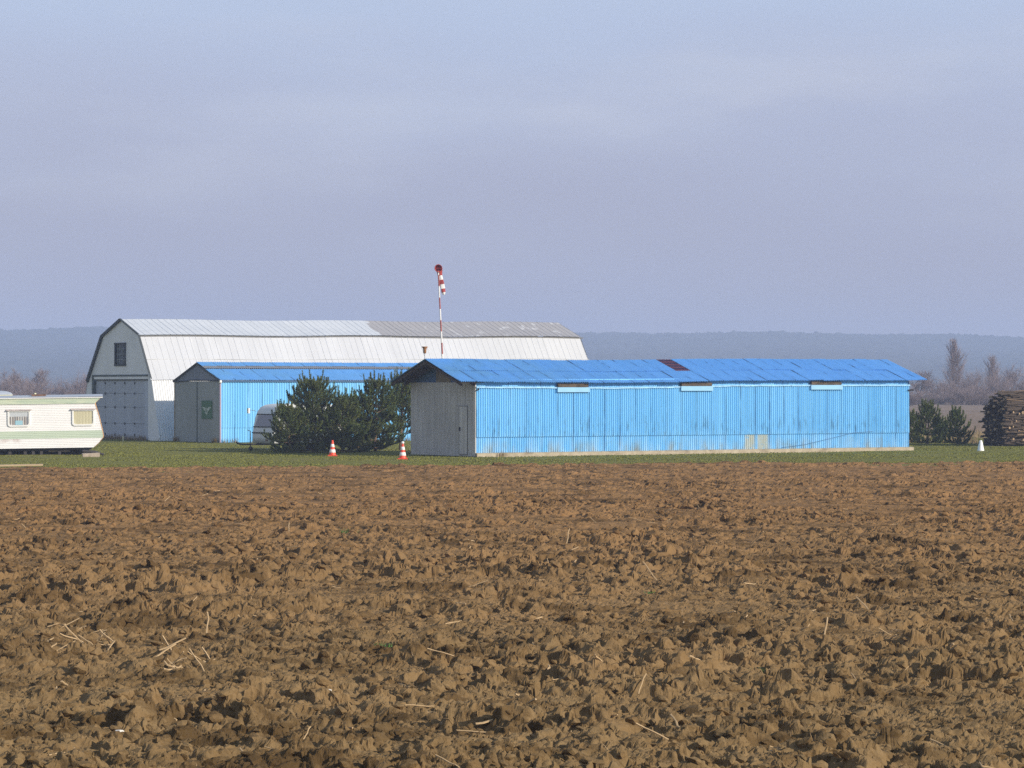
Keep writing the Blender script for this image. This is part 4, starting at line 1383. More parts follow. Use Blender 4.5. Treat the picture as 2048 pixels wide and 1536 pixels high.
# ------------------------------------------------------------------ pines
def pine(px, D, h, r, seed, label, low=.04, dens=1.0, lean=0.0):
    h *= .835
    rs = np.random.RandomState(seed)
    root = empty('pine_tree', at(px, D))
    tag(root, label, 'pine tree', 'young pines by the sheds')
    wood = MB()
    NV = []
    tp = [Vector((lean * (t ** 1.5) + .04 * math.sin(3 * t + seed), .04 * math.cos(2 * t + seed), h * .93 * t)) for t in np.linspace(0, 1, 9)]
    wood.tube(tp, list(np.linspace(.035 + .018 * h, .012, 9)), 7)

    def trunk(z):
        t = min(1, z / (h * .93)) * 8; i = min(7, int(t)); return tp[i].lerp(tp[i + 1], t - i)

    def needles(P, Q, n, ln=.085, start=.0):
        d = np.array(Q - P); L = np.linalg.norm(d); d = d / max(L, 1e-6)
        a = np.cross(d, [.3, .5, .81]); a /= np.linalg.norm(a); b = np.cross(d, a)
        t = rs.uniform(start, 1, n); th = rs.uniform(0, 6.283, n)
        o = np.array(P) + np.outer(t * L, d)
        rad = np.outer(np.cos(th), a) + np.outer(np.sin(th), b)
        dr = rad * .72 + d * rs.uniform(.45, 1.0, n)[:, None]
        l = ln * rs.uniform(.7, 1.2, n)
        tip = o + dr * l[:, None]
        sd = np.cross(dr, rs.normal(size=(n, 3))); sd /= np.linalg.norm(sd, axis=1)[:, None]
        w = .008
        NV.append(np.stack([o + sd * w, o - sd * w, tip], 1))

    def shoot(P, d, ln, curl, n=3):
        pts = [P]; d = d.normalized()
        for i in range(n):
            d = (d + Vector((0, 0, curl))).normalized()
            pts.append(pts[-1] + d * ln / n)
        return pts

    nw = max(6, int(h / .30))
    for i in range(nw):
        f = low + (.93 - low) * (i / (nw - 1)) ** .9
        z = h * f
        L = r * 1.12 * (1 - f) ** .50 + .10
        if f < .2: L *= .85 + .75 * f
        nb = 6 + (i % 2)
        a0 = rs.uniform(0, 6.28)
        for j in range(nb):
            az = a0 + 6.283 * j / nb + rs.uniform(-.3, .3)
            el = -.06 + .62 * f + rs.uniform(-.15, .2)
            Lb = L * rs.uniform(.72, 1.12)
            d = Vector((math.cos(az) * math.cos(el), math.sin(az) * math.cos(el), math.sin(el)))
            p = shoot(trunk(z), d, Lb, .05 + .07 * f, 4)
            wood.tube(p, list(np.linspace(.010 + .012 * Lb, .006, 5)), 5, cap=False)
            for q, w in zip(p[1:-1], p[2:]):
                needles(q, w, int(95 * dens * (w - q).length / .25) + 12, .095)
            # terminal candle
            e = p[-1]; ed = (p[-1] - p[-2]).normalized()
            tipv = shoot(e, ed + Vector((0, 0, .8)), .30 + .26 * rs.uniform() * min(1, h / 2.2), .55, 3)
            for q, w in zip(tipv[:-1], tipv[1:]): needles(q, w, int(62 * dens) + 8, .078)
            # side shoots
            ns = max(2, int(Lb / .17))
            for s in range(ns):
                t = .25 + .75 * (s + .5) / ns
                q = t * 4; k = min(3, int(q)); b = p[k].lerp(p[k + 1], q - k)
                dd = (p[k + 1] - p[k]).normalized()
                sv = dd.cross(Vector((0, 0, 1)))
                if sv.length < .05: sv = Vector((1, 0, 0))
                sv.normalize()
                sg = 1 if s % 2 else -1
                l2 = (.24 + .26 * Lb * (1 - t * .55)) * rs.uniform(.75, 1.2)
                sp = shoot(b, dd * .75 + sv * sg * rs.uniform(.5, .95) + Vector((0, 0, rs.uniform(.1, .7))), l2, .20, 3)
                for u, w in zip(sp[:-1], sp[1:]):
                    needles(u, w, int(95 * dens * (w - u).length / .2) + 8, .095)
                wood.tube(sp, [.007, .006, .005, .004], 3, cap=False)
    # leader with its ring of candles
    t0 = tp[-1]
    needles(t0 - Vector((0, 0, .25)), t0 + Vector((0, 0, h * .09 + .16)), int(150 * dens), .07)
    wood.tube([t0, t0 + Vector((0, 0, h * .09 + .16))], [.012, .006], 5)
    for j in range(6):
        az = 6.283 * j / 6 + seed
        sp = shoot(t0 - Vector((0, 0, .02)), Vector((math.cos(az) * .7, math.sin(az) * .7, .8)), .16 + .08 * h, .35, 2)
        for u, w in zip(sp[:-1], sp[1:]): needles(u, w, int(75 * dens), .07)
    wood.build('trunk', M['bark_pine'], root)
    v = np.concatenate(NV).reshape(-1, 3)
    np_mesh('crown', v, np.arange(len(v), dtype=np.int32).reshape(-1, 3), M['needles'], False, root)


pine(626, 137.0, 3.62, 1.72, 1, 'broad bushy pine in front of the touring caravan, tallest of its half of the clump')
pine(580, 135.8, 2.15, 1.02, 2, 'low wide pine at the left edge of the clump with its brown trunk foot showing', lean=-.15)
pine(686, 136.6, 2.75, 1.30, 3, 'dark pine standing behind the left traffic cone in the middle of the clump')
pine(716, 139.0, 2.6, 1.35, 9, 'dense low pine filling the gap between the middle and the tall right pines')
pine(752, 139.0, 3.72, 1.25, 4, 'tall pine with a thin leader between the clump middle and the shed corner')
pine(803, 142.0, 4.0, 1.15, 5, 'open tall pine beside the grey gable corner, blue wall showing through its branches', low=.22, dens=.7)
pine(1855, 157.0, 2.2, .80, 6, 'rounded young pine standing just right of the blue shed end')
pine(1914, 156.0, 1.8, .62, 7, 'pointed young pine between the rounded one and the wood pile')
pine(1884, 160.0, 1.1, .45, 10, 'smallest pine, squeezed between the rounded and the pointed young pines')
pine(1820, 162.0, 1.55, .6, 11, 'young pine half hidden behind the right end of the blue shed')


# ------------------------------------------------------------------ bare trees
def bare_mesh(kind, seed):
    """trunk mesh and twig mesh of a leafless tree of height 1"""
    rs = random.Random(seed)
    wood = MB(); tw = []

    def twig(p, d, l, w=.0016):
        s = d.cross(Vector((rs.uniform(-1, 1), rs.uniform(-1, 1), rs.uniform(-1, 1))))
        if s.length < 1e-4: return
        s.normalize()
        q = p + d * l + Vector((rs.uniform(-.1, .1), rs.uniform(-.1, .1), rs.uniform(-.05, .1))) * l
        tw.extend([p + s * w, p - s * w, q])

    def limb(p, d, l, rad, depth, up):
        n = 4
        pts = [p]
        for i in range(n):
            d = (d + Vector((rs.uniform(-.22, .22), rs.uniform(-.22, .22), up + rs.uniform(-.12, .12)))).normalized()
            pts.append(pts[-1] + d * l / n)
        if rad > .0013:
            wood.tube(pts, list(np.linspace(rad, rad * .45, n + 1)), 5 if rad > .006 else 3, cap=False)
        if depth == 0:
            for i in range(NT_):
                k = rs.randint(0, n - 1); q = pts[k].lerp(pts[k + 1], rs.random())
                dd = (d + Vector((rs.uniform(-1, 1), rs.uniform(-1, 1), rs.uniform(-.7, .9))) * SPR).normalized()
                twig(q, dd, l * rs.uniform(.4, 1.0))
            return
        for i in range(NB[depth]):
            t = rs.uniform(.25, 1) * n; k = min(n - 1, int(t)); q = pts[k].lerp(pts[k + 1], t - k)
            dd = (d * FWD + Vector((rs.uniform(-1, 1), rs.uniform(-1, 1), rs.uniform(-.4, .7)))).normalized()
            limb(q, dd, l * rs.uniform(.5, .78), rad * .5, depth - 1, up)

    if kind == 'poplar':
        NT_, SPR, FWD, NB = 11, .5, 1.5, {2: 5, 1: 5}
        tr = [Vector((.012 * math.sin(5 * t + seed), .01 * math.cos(4 * t), t * .97)) for t in np.linspace(0, 1, 9)]
        wood.tube(tr, list(np.linspace(.020, .003, 9)), 6)
        for i in range(54):
            f = .16 + .80 * i / 53
            k = min(7, int(f * 8)); q = tr[k].lerp(tr[k + 1], f * 8 - k)
            a = rs.uniform(0, 6.28)
            wd = np.interp(f, [.1, .35, .65, 1], [.30, .27, .24, .07]) * rs.uniform(.6, 1.1)
            limb(q, Vector((math.cos(a) * .5, math.sin(a) * .5, .85)).normalized(), wd, .0055 * (1.15 - f), 1, .12)
    elif kind == 'oak':
        NT_, SPR, FWD, NB = 16, .9, .9, {3: 4, 2: 4, 1: 5}
        tr = [Vector((.02 * math.sin(4 * t + seed), .0, t * .42)) for t in np.linspace(0, 1, 5)]
        wood.tube(tr, list(np.linspace(.034, .022, 5)), 7)
        for i in range(7):
            a = 6.28 * i / 7 + rs.uniform(-.3, .3); f = rs.uniform(.55, 1)
            q = tr[0].lerp(tr[-1], f)
            limb(q, Vector((math.cos(a), math.sin(a), .75)).normalized(), .30 * rs.uniform(.8, 1.15), .014, 2, .10)
        limb(tr[-1], Vector((0, 0, 1)), .32, .016, 2, .1)
    else:
        NT_, SPR, FWD, NB = 15, .8, 1.1, {2: 4, 1: 6}
        for i in range(11):
            a = rs.uniform(0, 6.28); e = rs.uniform(.6, 1.35)
            b = Vector((rs.uniform(-.12, .12), rs.uniform(-.12, .12), 0))
            limb(b, Vector((math.cos(a) * math.cos(e), math.sin(a) * math.cos(e), math.sin(e))), rs.uniform(.42, .62), .010, 2, .12)
    mw = bpy.data.meshes.new('trunk')
    mw.from_pydata(wood.v, [], wood.f); mw.polygons.foreach_set('use_smooth', wood.s); mw.materials.append(M['bark_grey'])
    v = np.array([t[:] for t in tw], np.float32)
    # stretch to unit height
    zmax = np.percentile(v[:, 2], 99.5)
    me = bpy.data.meshes.new('crown')
    f = np.arange(len(v), dtype=np.int32).reshape(-1, 3)
    me.vertices.add(len(v)); me.vertices.foreach_set('co', v.ravel())
    me.loops.add(f.size); me.loops.foreach_set('vertex_index', f.ravel())
    me.polygons.add(len(f)); me.polygons.foreach_set('loop_start', np.arange(0, f.size, 3, dtype=np.int32))
    me.update(calc_edges=True)
    return mw, me, float(zmax)


BARE = {}
for kd, seeds in (('poplar', (1, 2)), ('oak', (3, 4)), ('bush', (5, 6, 7))):
    for s in seeds:
        for tint in ('twig', 'twig_red'):
            if tint == 'twig':
                mw, me, zm = bare_mesh(kd, s)
            else:
                mw, me = mw, me.copy()
            me.materials.append(M[tint])
            BARE.setdefault((kd, tint), []).append((mw, me, zm))


def bare_tree(kind, px, top_y, D, wide, tint, var, rot, label, group):
    h = CAM_H + (775 - top_y) / F * D
    mw, me, zm = BARE[(kind, tint)][var % len(BARE[(kind, tint)])]
    nm = {'poplar': 'poplar_tree', 'oak': 'bare_tree', 'bush': 'bare_shrub'}[kind]
    root = empty(nm, at(px, D), rot)
    s = h / zm
    tag(root, label, 'shrub' if kind == 'bush' else 'tree', group)
    for n_, me_ in (('trunk', mw), ('crown', me)):
        o = bpy.data.objects.new(n_, me_); COL.objects.link(o); o.parent = root
        o.scale = (s * wide, s * wide, s)


GL = 'leafless trees beyond the left end of the hangar'
GR = 'leafless trees beyond the meadow on the right'
GM = 'leafless shrubs of the far hedge'
RB = 'bare_tree'
bare_tree('oak', 28, 737, 430, 1.15, 'twig', 0, .3, 'bare tree with a rounded grey crown over the roof of the half hidden mobile home', GL)
bare_tree('oak', 72, 736, 440, 1.0, 'twig_red', 1, 1.3, 'bare tree with the tallest spiky top above the rusty roof hatch', GL)
bare_tree('bush', 64, 748, 410, 1.35, 'twig_red', 1, 2.2, 'wide reddish bare shrub directly above the roof hatch of the white mobile home', GL)
bare_tree('bush', 96, 754, 415, 1.3, 'twig_red', 2, 4.2, 'reddish bare shrub left of the gap in the far hedge', GL)
bare_tree('bush', 8, 750, 415, 1.2, 'twig', 0, 5.2, 'grey bare shrub at the left border of the view', GL)
bare_tree('bush', 157, 742, 412, 1.15, 'twig_red', 0, .9, 'brownest bare shrub, touching the left edge of the white hangar', GL)
bare_tree('bush', 132, 762, 425, 1.3, 'twig', 2, 3.3, 'low grey bare shrub in the gap of the far hedge left of the hangar', GL)
bare_tree('oak', 186, 752, 440, 1.1, 'twig', 0, 2.0, 'bare tree mostly hidden by the left edge of the white hangar', GL)
bare_tree('bush', 40, 768, 400, 1.6, 'twig', 0, 1.1, 'low bare shrub filling the foot of the left hedge', GL)
bare_tree('bush', -40, 742, 420, 1.3, 'twig', 1, .1, 'bare shrub just outside the left border', GL)
bare_tree('oak', 1841, 739, 430, 1.0, 'twig', 1, .4, 'bare tree with a flat umbrella crown showing just past the blue roof tip', GR)
bare_tree('poplar', 1908, 676, 430, 1.0, 'twig_red', 0, 0, 'tallest bare poplar with a narrow crown standing against the hill', GR)
bare_tree('poplar', 1985, 709, 440, 1.05, 'twig_red', 1, 1, 'second bare poplar, shorter and nearer the wood pile', GR)
bare_tree('oak', 2024, 729, 435, 1.05, 'twig', 0, 3.4, 'dark bare tree with knotty branches above the wood pile', GR)
bare_tree('bush', 1932, 736, 425, 1.15, 'twig_red', 0, 1.2, 'bare shrub with a pinkish crown at the right foot of the tallest poplar', GR)
bare_tree('bush', 1890, 747, 420, 1.1, 'twig', 1, 2.2, 'bare shrub at the left foot of the tallest poplar', GR)
bare_tree('bush', 1868, 752, 435, 1.1, 'twig', 2, .2, 'grey bare shrub between the umbrella tree and the tallest poplar', GR)
bare_tree('bush', 1966, 744, 420, 1.1, 'twig_red', 2, 4.0, 'bare shrub at the foot of the shorter poplar', GR)
bare_tree('bush', 2000, 752, 418, 1.2, 'twig', 0, 5.1, 'bare shrub rising behind the left end of the wood pile', GR)
bare_tree('bush', 2050, 745, 420, 1.2, 'twig', 1, 3.1, 'bare shrub at the right border above the wood pile', GR)
bare_tree('poplar', 2075, 720, 440, 1.0, 'twig_red', 0, 2.1, 'bare poplar just outside the right border', GR)
for i, (px, ty) in enumerate(((1838, 778), (1872, 781), (1905, 776), (1940, 780), (1975, 778), (2012, 777), (2045, 780), (1822, 770), (1955, 770), (1922, 768))):
    bare_tree('bush', px, ty, 400 - i, 1.7, 'twig', i, i * 1.3, 'low dense bare shrub in the dark foot of the far hedge beyond the meadow', GM)
for i, (px, ty) in enumerate(((10, 782), (95, 780), (140, 778))):
    bare_tree('bush', px, ty, 398 - i, 1.8, 'twig', i, i * 1.1, 'low dense bare shrub in the foot of the far hedge left of the hangar', GM + ' left')


# ------------------------------------------------------------------ wood pile
def wood_pile():
    rs = random.Random(21)
    O = at(2012, 150.5)
    u = Vector((.838, .546, 0)); w = Vector((-.546, .838, 0))
    Wd, Ln, Hh = 1.85, 6.5, 2.75

    def log_mesh(k):
        r_ = random.Random(100 + k)
        mb = MB()
        n = 6; pts = []; y = z = 0
        for i in range(n):
            y += r_.uniform(-.06, .06); z += r_.uniform(-.05, .05)
            pts.append((-.5 + i / (n - 1), y * .5, z * .5))
        mb.tube(pts, [r_.uniform(.8, 1.1) * (1 - .35 * i / n) * .04 for i in range(n)], 7, 0)
        mb.m[-1] = mb.m[-2] = 1
        me = bpy.data.meshes.new('log'); me.from_pydata(mb.v, [], mb.f)
        me.materials.append(M['log_pale'] if k % 5 == 0 else M['log']); me.materials.append(M['log_end'])
        me.polygons.foreach_set('material_index', mb.m); me.polygons.foreach_set('use_smooth', mb.s)
        return me
    meshes = [log_mesh(k) for k in range(10)]
    tops = lambda f: Hh * (1 - max(0, (.5 - f) / .5) ** 2.2 * .25 - max(0, (f - .5) / .5) ** 2.0 * .30)
    end_in = lambda z: .50 * max(0, (z - 1.7) / 1.05) ** 2 + .12 * max(0, (1.0 - z))   # the pile leans back at the left end near the top
    label = 'rough brown branch stacked lengthwise in the wood pile'
    def place(me, f, z, x0, ln, rad):
        p = O + u * (x0 + ln / 2) + w * (f * Wd)
        o = bpy.data.objects.new('branch_log', me); COL.objects.link(o)
        o.location = (p.x, p.y, z)
        o.scale = (ln, rad / .04, rad / .04)
        o.rotation_euler = (rs.uniform(0, 6), rs.gauss(0, .05), U_ANG + rs.gauss(0, .07))
        tag(o, label, 'log', 'branches of the wood pile')
    # outer shell: front, top and left end, each branch its own object
    for i in range(110):
        z = .05 + (tops(0) - .05) * (i + rs.random()) / 110
        place(rs.choice(meshes), rs.uniform(-.06, .06) + .10 * max(0, (z - 1.9)), z, end_in(z) + rs.uniform(-.2, 3.4), rs.uniform(.7, 2.4), rs.uniform(.018, .05))
    for i in range(40):
        f = rs.uniform(0.05, 1.0)
        place(rs.choice(meshes), f, tops(f) + rs.uniform(-.06, .06), end_in(2.6) + rs.uniform(-.2, 3.2), rs.uniform(1.2, 3.2), rs.uniform(.022, .06))
    for i in range(85):
        f = rs.uniform(.0, 1.02); z = rs.uniform(.05, tops(f))
        place(rs.choice(meshes), f, z, end_in(z) + rs.uniform(-.16, .10), rs.uniform(1.0, 2.4), rs.uniform(.025, .075))
    for i in range(55):
        f = rs.uniform(.1, .3); z = rs.uniform(.05, tops(0) - .1)
        p = O + u * (end_in(z) + rs.uniform(.1, 4.2)) + w * f
        o = bpy.data.objects.new('branch_log', rs.choice(meshes)); COL.objects.link(o)
        o.location = (p.x, p.y, z); r_ = rs.uniform(.035, .075)
        o.scale = (rs.uniform(.5, .8), r_ / .04, r_ / .04); o.rotation_euler = (rs.uniform(0, 6), rs.gauss(0, .06), U_ANG + math.pi / 2 + rs.gauss(0, .2))
        tag(o, 'short cut branch with its pale end facing out of the front of the wood pile', 'log', 'cut ends in the front of the wood pile')
    # the mass of branches inside
    mb = MB()
    for i in range(900):
        f = rs.uniform(.03, .98); z = rs.uniform(.04, tops(f) - .05)
        x0 = end_in(z) + rs.uniform(.0, .35) if rs.random() < .5 else rs.uniform(.6, 4.6)
        ln = rs.uniform(1.2, 2.4); r_ = rs.uniform(.03, .075)
        a = O + u * x0 + w * (f * Wd); b = a + u * ln + w * rs.uniform(-.08, .08)
        mb.tube([(a.x, a.y, z), (b.x, b.y, z + rs.uniform(-.08, .08))], r_, 6)
    o = mb.build('stacked_branches', M['log'])
    tag(o, 'dark mass of branches packed inside the wood pile', 'wood pile', 'branches of the wood pile', 'stuff')


wood_pile()


# ------------------------------------------------------------------ litter on the soil
def litter():
    rs = random.Random(33)
    def stalk_mesh(k):
        r_ = random.Random(k); mb = MB(); n = 5; pts = []; y = 0
        c = r_.uniform(-.35, .35)
        for i in range(n):
            t = i / (n - 1) - .5
            pts.append((t, c * t * t, r_.uniform(-.012, .012)))
        mb.tube(pts, [.5 * r_.uniform(.8, 1.1) for _ in range(n)], 5, smooth=False)
        # radius is scaled separately on y and z
        mb.v = [(p[0], pts_y(p, pts)[0], pts_y(p, pts)[1]) for p in mb.v]
        me = bpy.data.meshes.new('straw_stalk'); me.from_pydata(mb.v, [], mb.f); me.materials.append(M['straw']); return me
    def pts_y(p, pts):
        return (p[1] * 1.0, p[2] * 1.0)
    def stalk(p, ln, rad, rot, label=None, lift=.0):
        mb = MB(); n = 4; c = rs.uniform(-.12, .12)
        me = MESH[rs.randrange(len(MESH))]
        o = bpy.data.objects.new('straw_stalk', me); COL.objects.link(o)
        o.location = p; o.rotation_euler = rot; o.scale = (ln, rad, rad)
        tag(o, label or 'pale dry straw stalk lying among the brown clods of the ploughed field', 'straw', 'straw stalks on the ploughed field')
    def mk(k):
        r_ = random.Random(k); mb = MB(); n = 5
        pts = [(i / (n - 1) - .5, r_.uniform(-1.2, 1.2) * .8, r_.uniform(-.8, .8)) for i in range(n)]
        mb.tube(pts, [r_.uniform(.8, 1.1) for _ in range(n)], 5, smooth=False)
        # tube() measured its rings in stretched space; flatten every ring onto the stalk's cross-section
        vs = []
        for i in range(n):
            for j in range(5):
                a = 6.283 * j / 5
                vs.append((pts[i][0], pts[i][1] + math.cos(a), pts[i][2] + math.sin(a)))
        me = bpy.data.meshes.new('straw_stalk')
        fs = [(i * 5 + j, i * 5 + (j + 1) % 5, (i + 1) * 5 + (j + 1) % 5, (i + 1) * 5 + j) for i in range(n - 1) for j in range(5)]
        fs += [(4, 3, 2, 1, 0), tuple((n - 1) * 5 + j for j in range(5))]
        me.from_pydata(vs, [], fs); me.materials.append(M['straw']); return me
    MESH = [mk(k) for k in range(8)]
    # stalks one can pick out in the photograph: column, row, length, turn, tilt
    special = [(1650, 1293, .36, 1.2, 1.05, 'longest pale straw stalk, leaning upright out of the soil on the right'),
               (1135, 1092, .42, 1.2, 1.0, 'thick pale straw stalk standing up in the middle of the field'),
               (1510, 1112, .50, -.7, .75, 'broad dry stalk leaning to the right over a dark hollow'),
               (415, 1290, .34, 1.5, 1.3, 'thin brown stalk standing almost upright in the left foreground'),
               (1300, 1165, .40, 2.4, .75, 'thin stalk leaning left above a small green weed'),
               (578, 1070, .36, 1.7, 1.0, 'short pale stalk standing left of the middle of the field'),
               (390, 1350, .40, .35, .2, 'thick broken stalk lying flat in the left foreground litter'),
               (980, 1478, .26, .4, .2, 'split pale stalk lying at the bottom middle of the field'),
               (1728, 1235, .34, 2.3, .6, 'curved pale stalk lying right of the longest leaning stalk'),
               (935, 1118, .30, .9, .9, 'short stalk standing out of the far furrow right of the middle')]
    for (px, py, ln, yaw, tilt, lab) in special:
        D = ground_d(py); x = (px - 1024) / F * D
        z = float(soil_h(np.float32([x]), np.float32([D]))[0])
        stalk((x, D, z + ln * .5 * math.sin(tilt) * .8 + .02), ln, .010, (0, -tilt, yaw), lab)
    for i in range(34):
        px, py = (rs.uniform(90, 225), rs.uniform(1272, 1322)) if i < 18 else (rs.uniform(325, 435), rs.uniform(1325, 1362))
        D = ground_d(py); x = (px - 1024) / F * D; ln = rs.uniform(.12, .34); t = rs.uniform(0, .9)
        z = float(soil_h(np.float32([x]), np.float32([D]))[0])
        stalk((x, D, z + .03 + ln * .4 * math.sin(t)), ln, rs.uniform(.005, .010), (0, -t if rs.random() < .5 else t, rs.uniform(-.9, .9)),
              'dry stalk in the tangled bundle of straw in the left foreground')
    n = 230
    for i in range(n):
        D = 18.5 * (85 / 18.5) ** (rs.random() ** .8); x = D * rs.uniform(-.178, .178)
        z = float(soil_h(np.float32([x]), np.float32([D]))[0])
        t = rs.gauss(0, .28)
        ln = rs.uniform(.09, .30)
        stalk((x, D, z + .025 + ln * .4 * abs(math.sin(t))), ln, rs.uniform(.004, .010), (0, t, rs.uniform(0, 6.28)))
    # fine roots and chopped straw, far too many to count
    r2 = np.random.RandomState(3)
    n = 9000
    D = 17.5 * (70 / 17.5) ** (r2.uniform(0, 1, n)); x = D * r2.uniform(-.2, .2, n)
    keep = fbm((x / 1.4).astype(np.float32), (D / 1.0).astype(np.float32), 55, 3) > r2.uniform(-.05, .45, n)
    D = D[keep]; x = x[keep]; n = len(D)
    z = soil_h(x, D) + .012
    a = r2.uniform(0, 6.28, n); e = r2.normal(0, .45, n); l = r2.uniform(.03, .13, n); w = r2.uniform(.0016, .004, n)
    d = np.stack([np.cos(a) * np.cos(e), np.sin(a) * np.cos(e), np.sin(np.abs(e))], 1)
    P = np.stack([x, D, z], 1)
    mid = P + d * (l * .5)[:, None] + r2.normal(0, .12, (n, 3)) * l[:, None]; tip = P + d * l[:, None]
    sv = np.stack([-np.sin(a), np.cos(a), r2.uniform(-.8, .8, n)], 1) * w[:, None]
    v = np.stack([P - sv, P + sv, mid + sv, mid - sv, tip], 1).reshape(-1, 3)
    b = np.arange(n)[:, None] * 5
    f = np.concatenate([b + np.array([0, 1, 2]), b + np.array([0, 2, 3]), b + np.array([3, 2, 4])])
    o = np_mesh('plant_litter', v, f, M['root'])
    tag(o, 'fine dry roots and chopped straw strewn over the soil', 'litter', kind='stuff')
    # green weeds
    for (px, py, s, lab) in ((695, 1070, .16, 'green weed tuft in the middle distance left of centre'),
                             (184, 1083, .12, 'small green weed far out on the left of the field'),
                             (763, 1306, .10, 'green seedling on a clod in the near middle of the field'),
                             (1524, 1362, .12, 'dark green weed beside a shaded hollow on the right'),
                             (1302, 1192, .10, 'yellow green weed below the thin leaning stalk')):
        D = ground_d(py); x = (px - 1024) / F * D; z = float(soil_h(np.float32([x]), np.float32([D]))[0])
        pts = np.stack([r2.normal(0, s * .45, 70), r2.normal(0, s * .45, 70), np.zeros(70)], 1)
        o = blades('weed', pts, s * .8, s * .22, M['weed'], 1.1, int(px))
        o.location = (x, D, z + .01); tag(o, lab, 'weed', 'green weeds in the ploughed field')
    rs3 = np.random.RandomState(8)
    for (px, py, s, lab) in ((238, 1482, .05, 'whitish stone on the soil near the bottom left corner'),
                             (650, 1418, .055, 'cream coloured stone half sunk in the soil left of the middle'),
                             (1010, 1205, .05, 'small pale stone among clods in the middle of the field')):
        v, f = lump(rs3, 2); D = ground_d(py); x = (px - 1024) / F * D; z = float(soil_h(np.float32([x]), np.float32([D]))[0])
        o = np_mesh('stone', v * s, f, M['stone'], False); o.location = (x, D, z + s * .4)
        tag(o, lab, 'stone', 'pale stones on the soil')


litter()
build_grass()

# ------------------------------------------------------------------ air
HAZE_TOP = 76.0
mb = MB(); mb.box(-1950, 1950, -88, 3550, -1.4, HAZE_TOP)
hm = bpy.data.materials.new('haze_air'); hm.use_nodes = True
nt = hm.node_tree; nt.nodes.remove(nt.nodes['Principled BSDF'])
pv = nt.nodes.new('ShaderNodeVolumePrincipled')
pv.inputs['Color'].default_value = (.565, .69, 1.0, 1)
pv.inputs['Density'].default_value = .00050
pv.inputs['Anisotropy'].default_value = 0.0
nt.links.new(pv.outputs[0], nt.nodes['Material Output'].inputs['Volume'])
tag(mb.build('haze', hm), kind='stuff')

# ------------------------------------------------------------------ light
SUN_AZ, SUN_EL = 121.0, 23.0      # clockwise from +Y
sd = Vector((math.sin(R(SUN_AZ)) * math.cos(R(SUN_EL)), math.cos(R(SUN_AZ)) * math.cos(R(SUN_EL)), math.sin(R(SUN_EL))))
sl = bpy.data.lights.new('sun', 'SUN'); sl.energy = 5.0; sl.angle = R(.5); sl.color = (1.0, .91, .78)
so = bpy.data.objects.new('sun', sl); COL.objects.link(so)
so.rotation_euler = sd.to_track_quat('Z', 'Y').to_euler()

wd = bpy.data.worlds.new('World'); scene.world = wd; wd.use_nodes = True
nt = wd.node_tree; nt.nodes.clear()
N = lambda t, **k: [setattr(n, a, b) or n for n in [nt.nodes.new(t)] for a, b in (k.items() or [('label', '')])][0]
sky = nt.nodes.new('ShaderNodeTexSky'); sky.sky_type = 'NISHITA'; sky.sun_disc = False
sky.sun_elevation = R(SUN_EL); sky.sun_rotation = R(SUN_AZ); sky.air_density = 1.2; sky.dust_density = 1.0; sky.ozone_density = 1.5
b1 = nt.nodes.new('ShaderNodeBackground'); b1.inputs[1].default_value = .13
nt.links.new(sky.outputs[0], b1.inputs[0])
# a thin veil of high cloud, thickest towards the horizon
tc = nt.nodes.new('ShaderNodeTexCoord')
sep = nt.nodes.new('ShaderNodeSeparateXYZ'); nt.links.new(tc.outputs['Generated'], sep.inputs[0])
mp = nt.nodes.new('ShaderNodeMapping'); mp.inputs['Scale'].default_value = (3.0, 3.0, 14); mp.inputs['Rotation'].default_value = (0, R(2.0), 0)
nt.links.new(tc.outputs['Generated'], mp.inputs[0])
nz = nt.nodes.new('ShaderNodeTexNoise'); nz.inputs['Scale'].default_value = 2.2; nz.inputs['Detail'].default_value = 5; nz.inputs['Roughness'].default_value = .5
nt.links.new(mp.outputs[0], nz.inputs['Vector'])
rp = nt.nodes.new('ShaderNodeValToRGB')
rp.color_ramp.elements[0].position = .0; rp.color_ramp.elements[0].color = (.375, .345, .42, 1)
rp.color_ramp.elements[1].position = .24; rp.color_ramp.elements[1].color = (.52, .605, .76, 1)
for p_, c_ in ((.055, (.385, .39, .525, 1)), (.09, (.435, .47, .63, 1)), (.13, (.47, .55, .74, 1))):
    e = rp.color_ramp.elements.new(p_); e.color = c_
ad = nt.nodes.new('ShaderNodeMath'); ad.operation = 'MULTIPLY_ADD'; ad.inputs[1].default_value = .05; 
sb = nt.nodes.new('ShaderNodeMath'); sb.operation = 'SUBTRACT'; sb.inputs[1].default_value = .5
nt.links.new(nz.outputs['Fac'], sb.inputs[0]); nt.links.new(sb.outputs[0], ad.inputs[0]); nt.links.new(sep.outputs[2], ad.inputs[2])
nt.links.new(ad.outputs[0], rp.inputs[0])
b2 = nt.nodes.new('ShaderNodeBackground'); b2.inputs[1].default_value = 1.0
mp2 = nt.nodes.new('ShaderNodeMapping'); mp2.inputs['Scale'].default_value = (2.2, 2.2, 9); mp2.inputs['Location'].default_value = (.35, 0, .2)
nt.links.new(tc.outputs['Generated'], mp2.inputs[0])
nz2 = nt.nodes.new('ShaderNodeTexNoise'); nz2.inputs['Scale'].default_value = 2.6; nz2.inputs['Detail'].default_value = 6; nz2.inputs['Roughness'].default_value = .55
nt.links.new(mp2.outputs[0], nz2.inputs['Vector'])
cr = nt.nodes.new('ShaderNodeMapRange'); cr.interpolation_type = 'SMOOTHSTEP'
for i_, v_ in ((1, .42), (2, .70), (3, 0.0), (4, .55)): cr.inputs[i_].default_value = v_
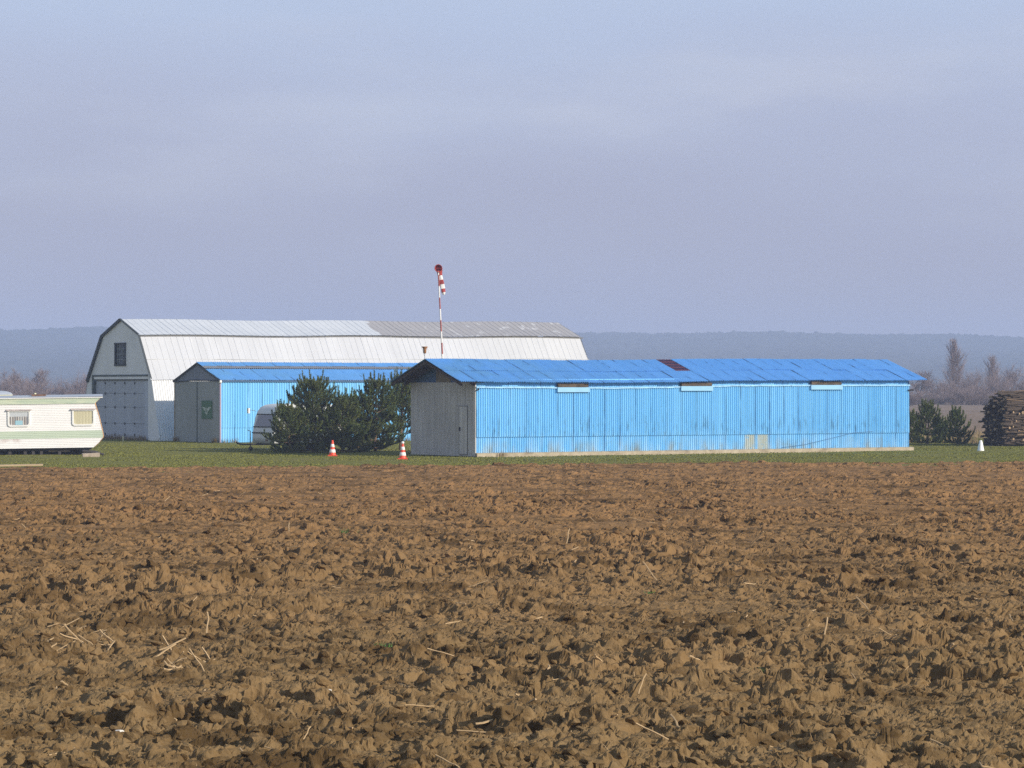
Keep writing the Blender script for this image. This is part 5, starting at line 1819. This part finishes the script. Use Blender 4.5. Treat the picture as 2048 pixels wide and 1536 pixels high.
nt.links.new(nz2.outputs['Fac'], cr.inputs[0])
cz = nt.nodes.new('ShaderNodeMapRange'); cz.interpolation_type = 'SMOOTHSTEP'
for i_, v_ in ((1, .02), (2, .10)): cz.inputs[i_].default_value = v_
nt.links.new(sep.outputs[2], cz.inputs[0])
cm = nt.nodes.new('ShaderNodeMath'); cm.operation = 'MULTIPLY'; nt.links.new(cr.outputs[0], cm.inputs[0]); nt.links.new(cz.outputs[0], cm.inputs[1])
cx = nt.nodes.new('ShaderNodeMix'); cx.data_type = 'RGBA'; cx.inputs[7].default_value = (.60, .62, .72, 1)
nt.links.new(cm.outputs[0], cx.inputs[0]); nt.links.new(rp.outputs[0], cx.inputs[6]); nt.links.new(cx.outputs[2], b2.inputs[0])
mr = nt.nodes.new('ShaderNodeMapRange'); mr.inputs[1].default_value = .12; mr.inputs[2].default_value = .6; mr.inputs[3].default_value = .92; mr.inputs[4].default_value = .25
nt.links.new(sep.outputs[2], mr.inputs[0])
mx = nt.nodes.new('ShaderNodeMixShader')
nt.links.new(mr.outputs[0], mx.inputs[0]); nt.links.new(b1.outputs[0], mx.inputs[1]); nt.links.new(b2.outputs[0], mx.inputs[2])
ow = nt.nodes.new('ShaderNodeOutputWorld'); nt.links.new(mx.outputs[0], ow.inputs[0])

# ------------------------------------------------------------------ camera and output
cam = bpy.data.cameras.new('camera'); co = bpy.data.objects.new('camera', cam); COL.objects.link(co)
cam.sensor_width = 36; cam.lens = 36 * F / 2048; cam.clip_start = .5; cam.clip_end = 6000
co.location = (0, 0, CAM_H); co.rotation_euler = (R(90) + 7 / F, 0, 0)
scene.camera = co
scene.view_settings.view_transform = 'Standard'; scene.view_settings.look = 'None'
scene.view_settings.exposure = 0.08; scene.view_settings.gamma = 1.0; scene.view_settings.use_curve_mapping = False
scene.render.engine = 'CYCLES'
cy = scene.cycles
cy.max_bounces = 6; cy.diffuse_bounces = 4; cy.glossy_bounces = 2; cy.volume_bounces = 1
cy.use_denoising = False
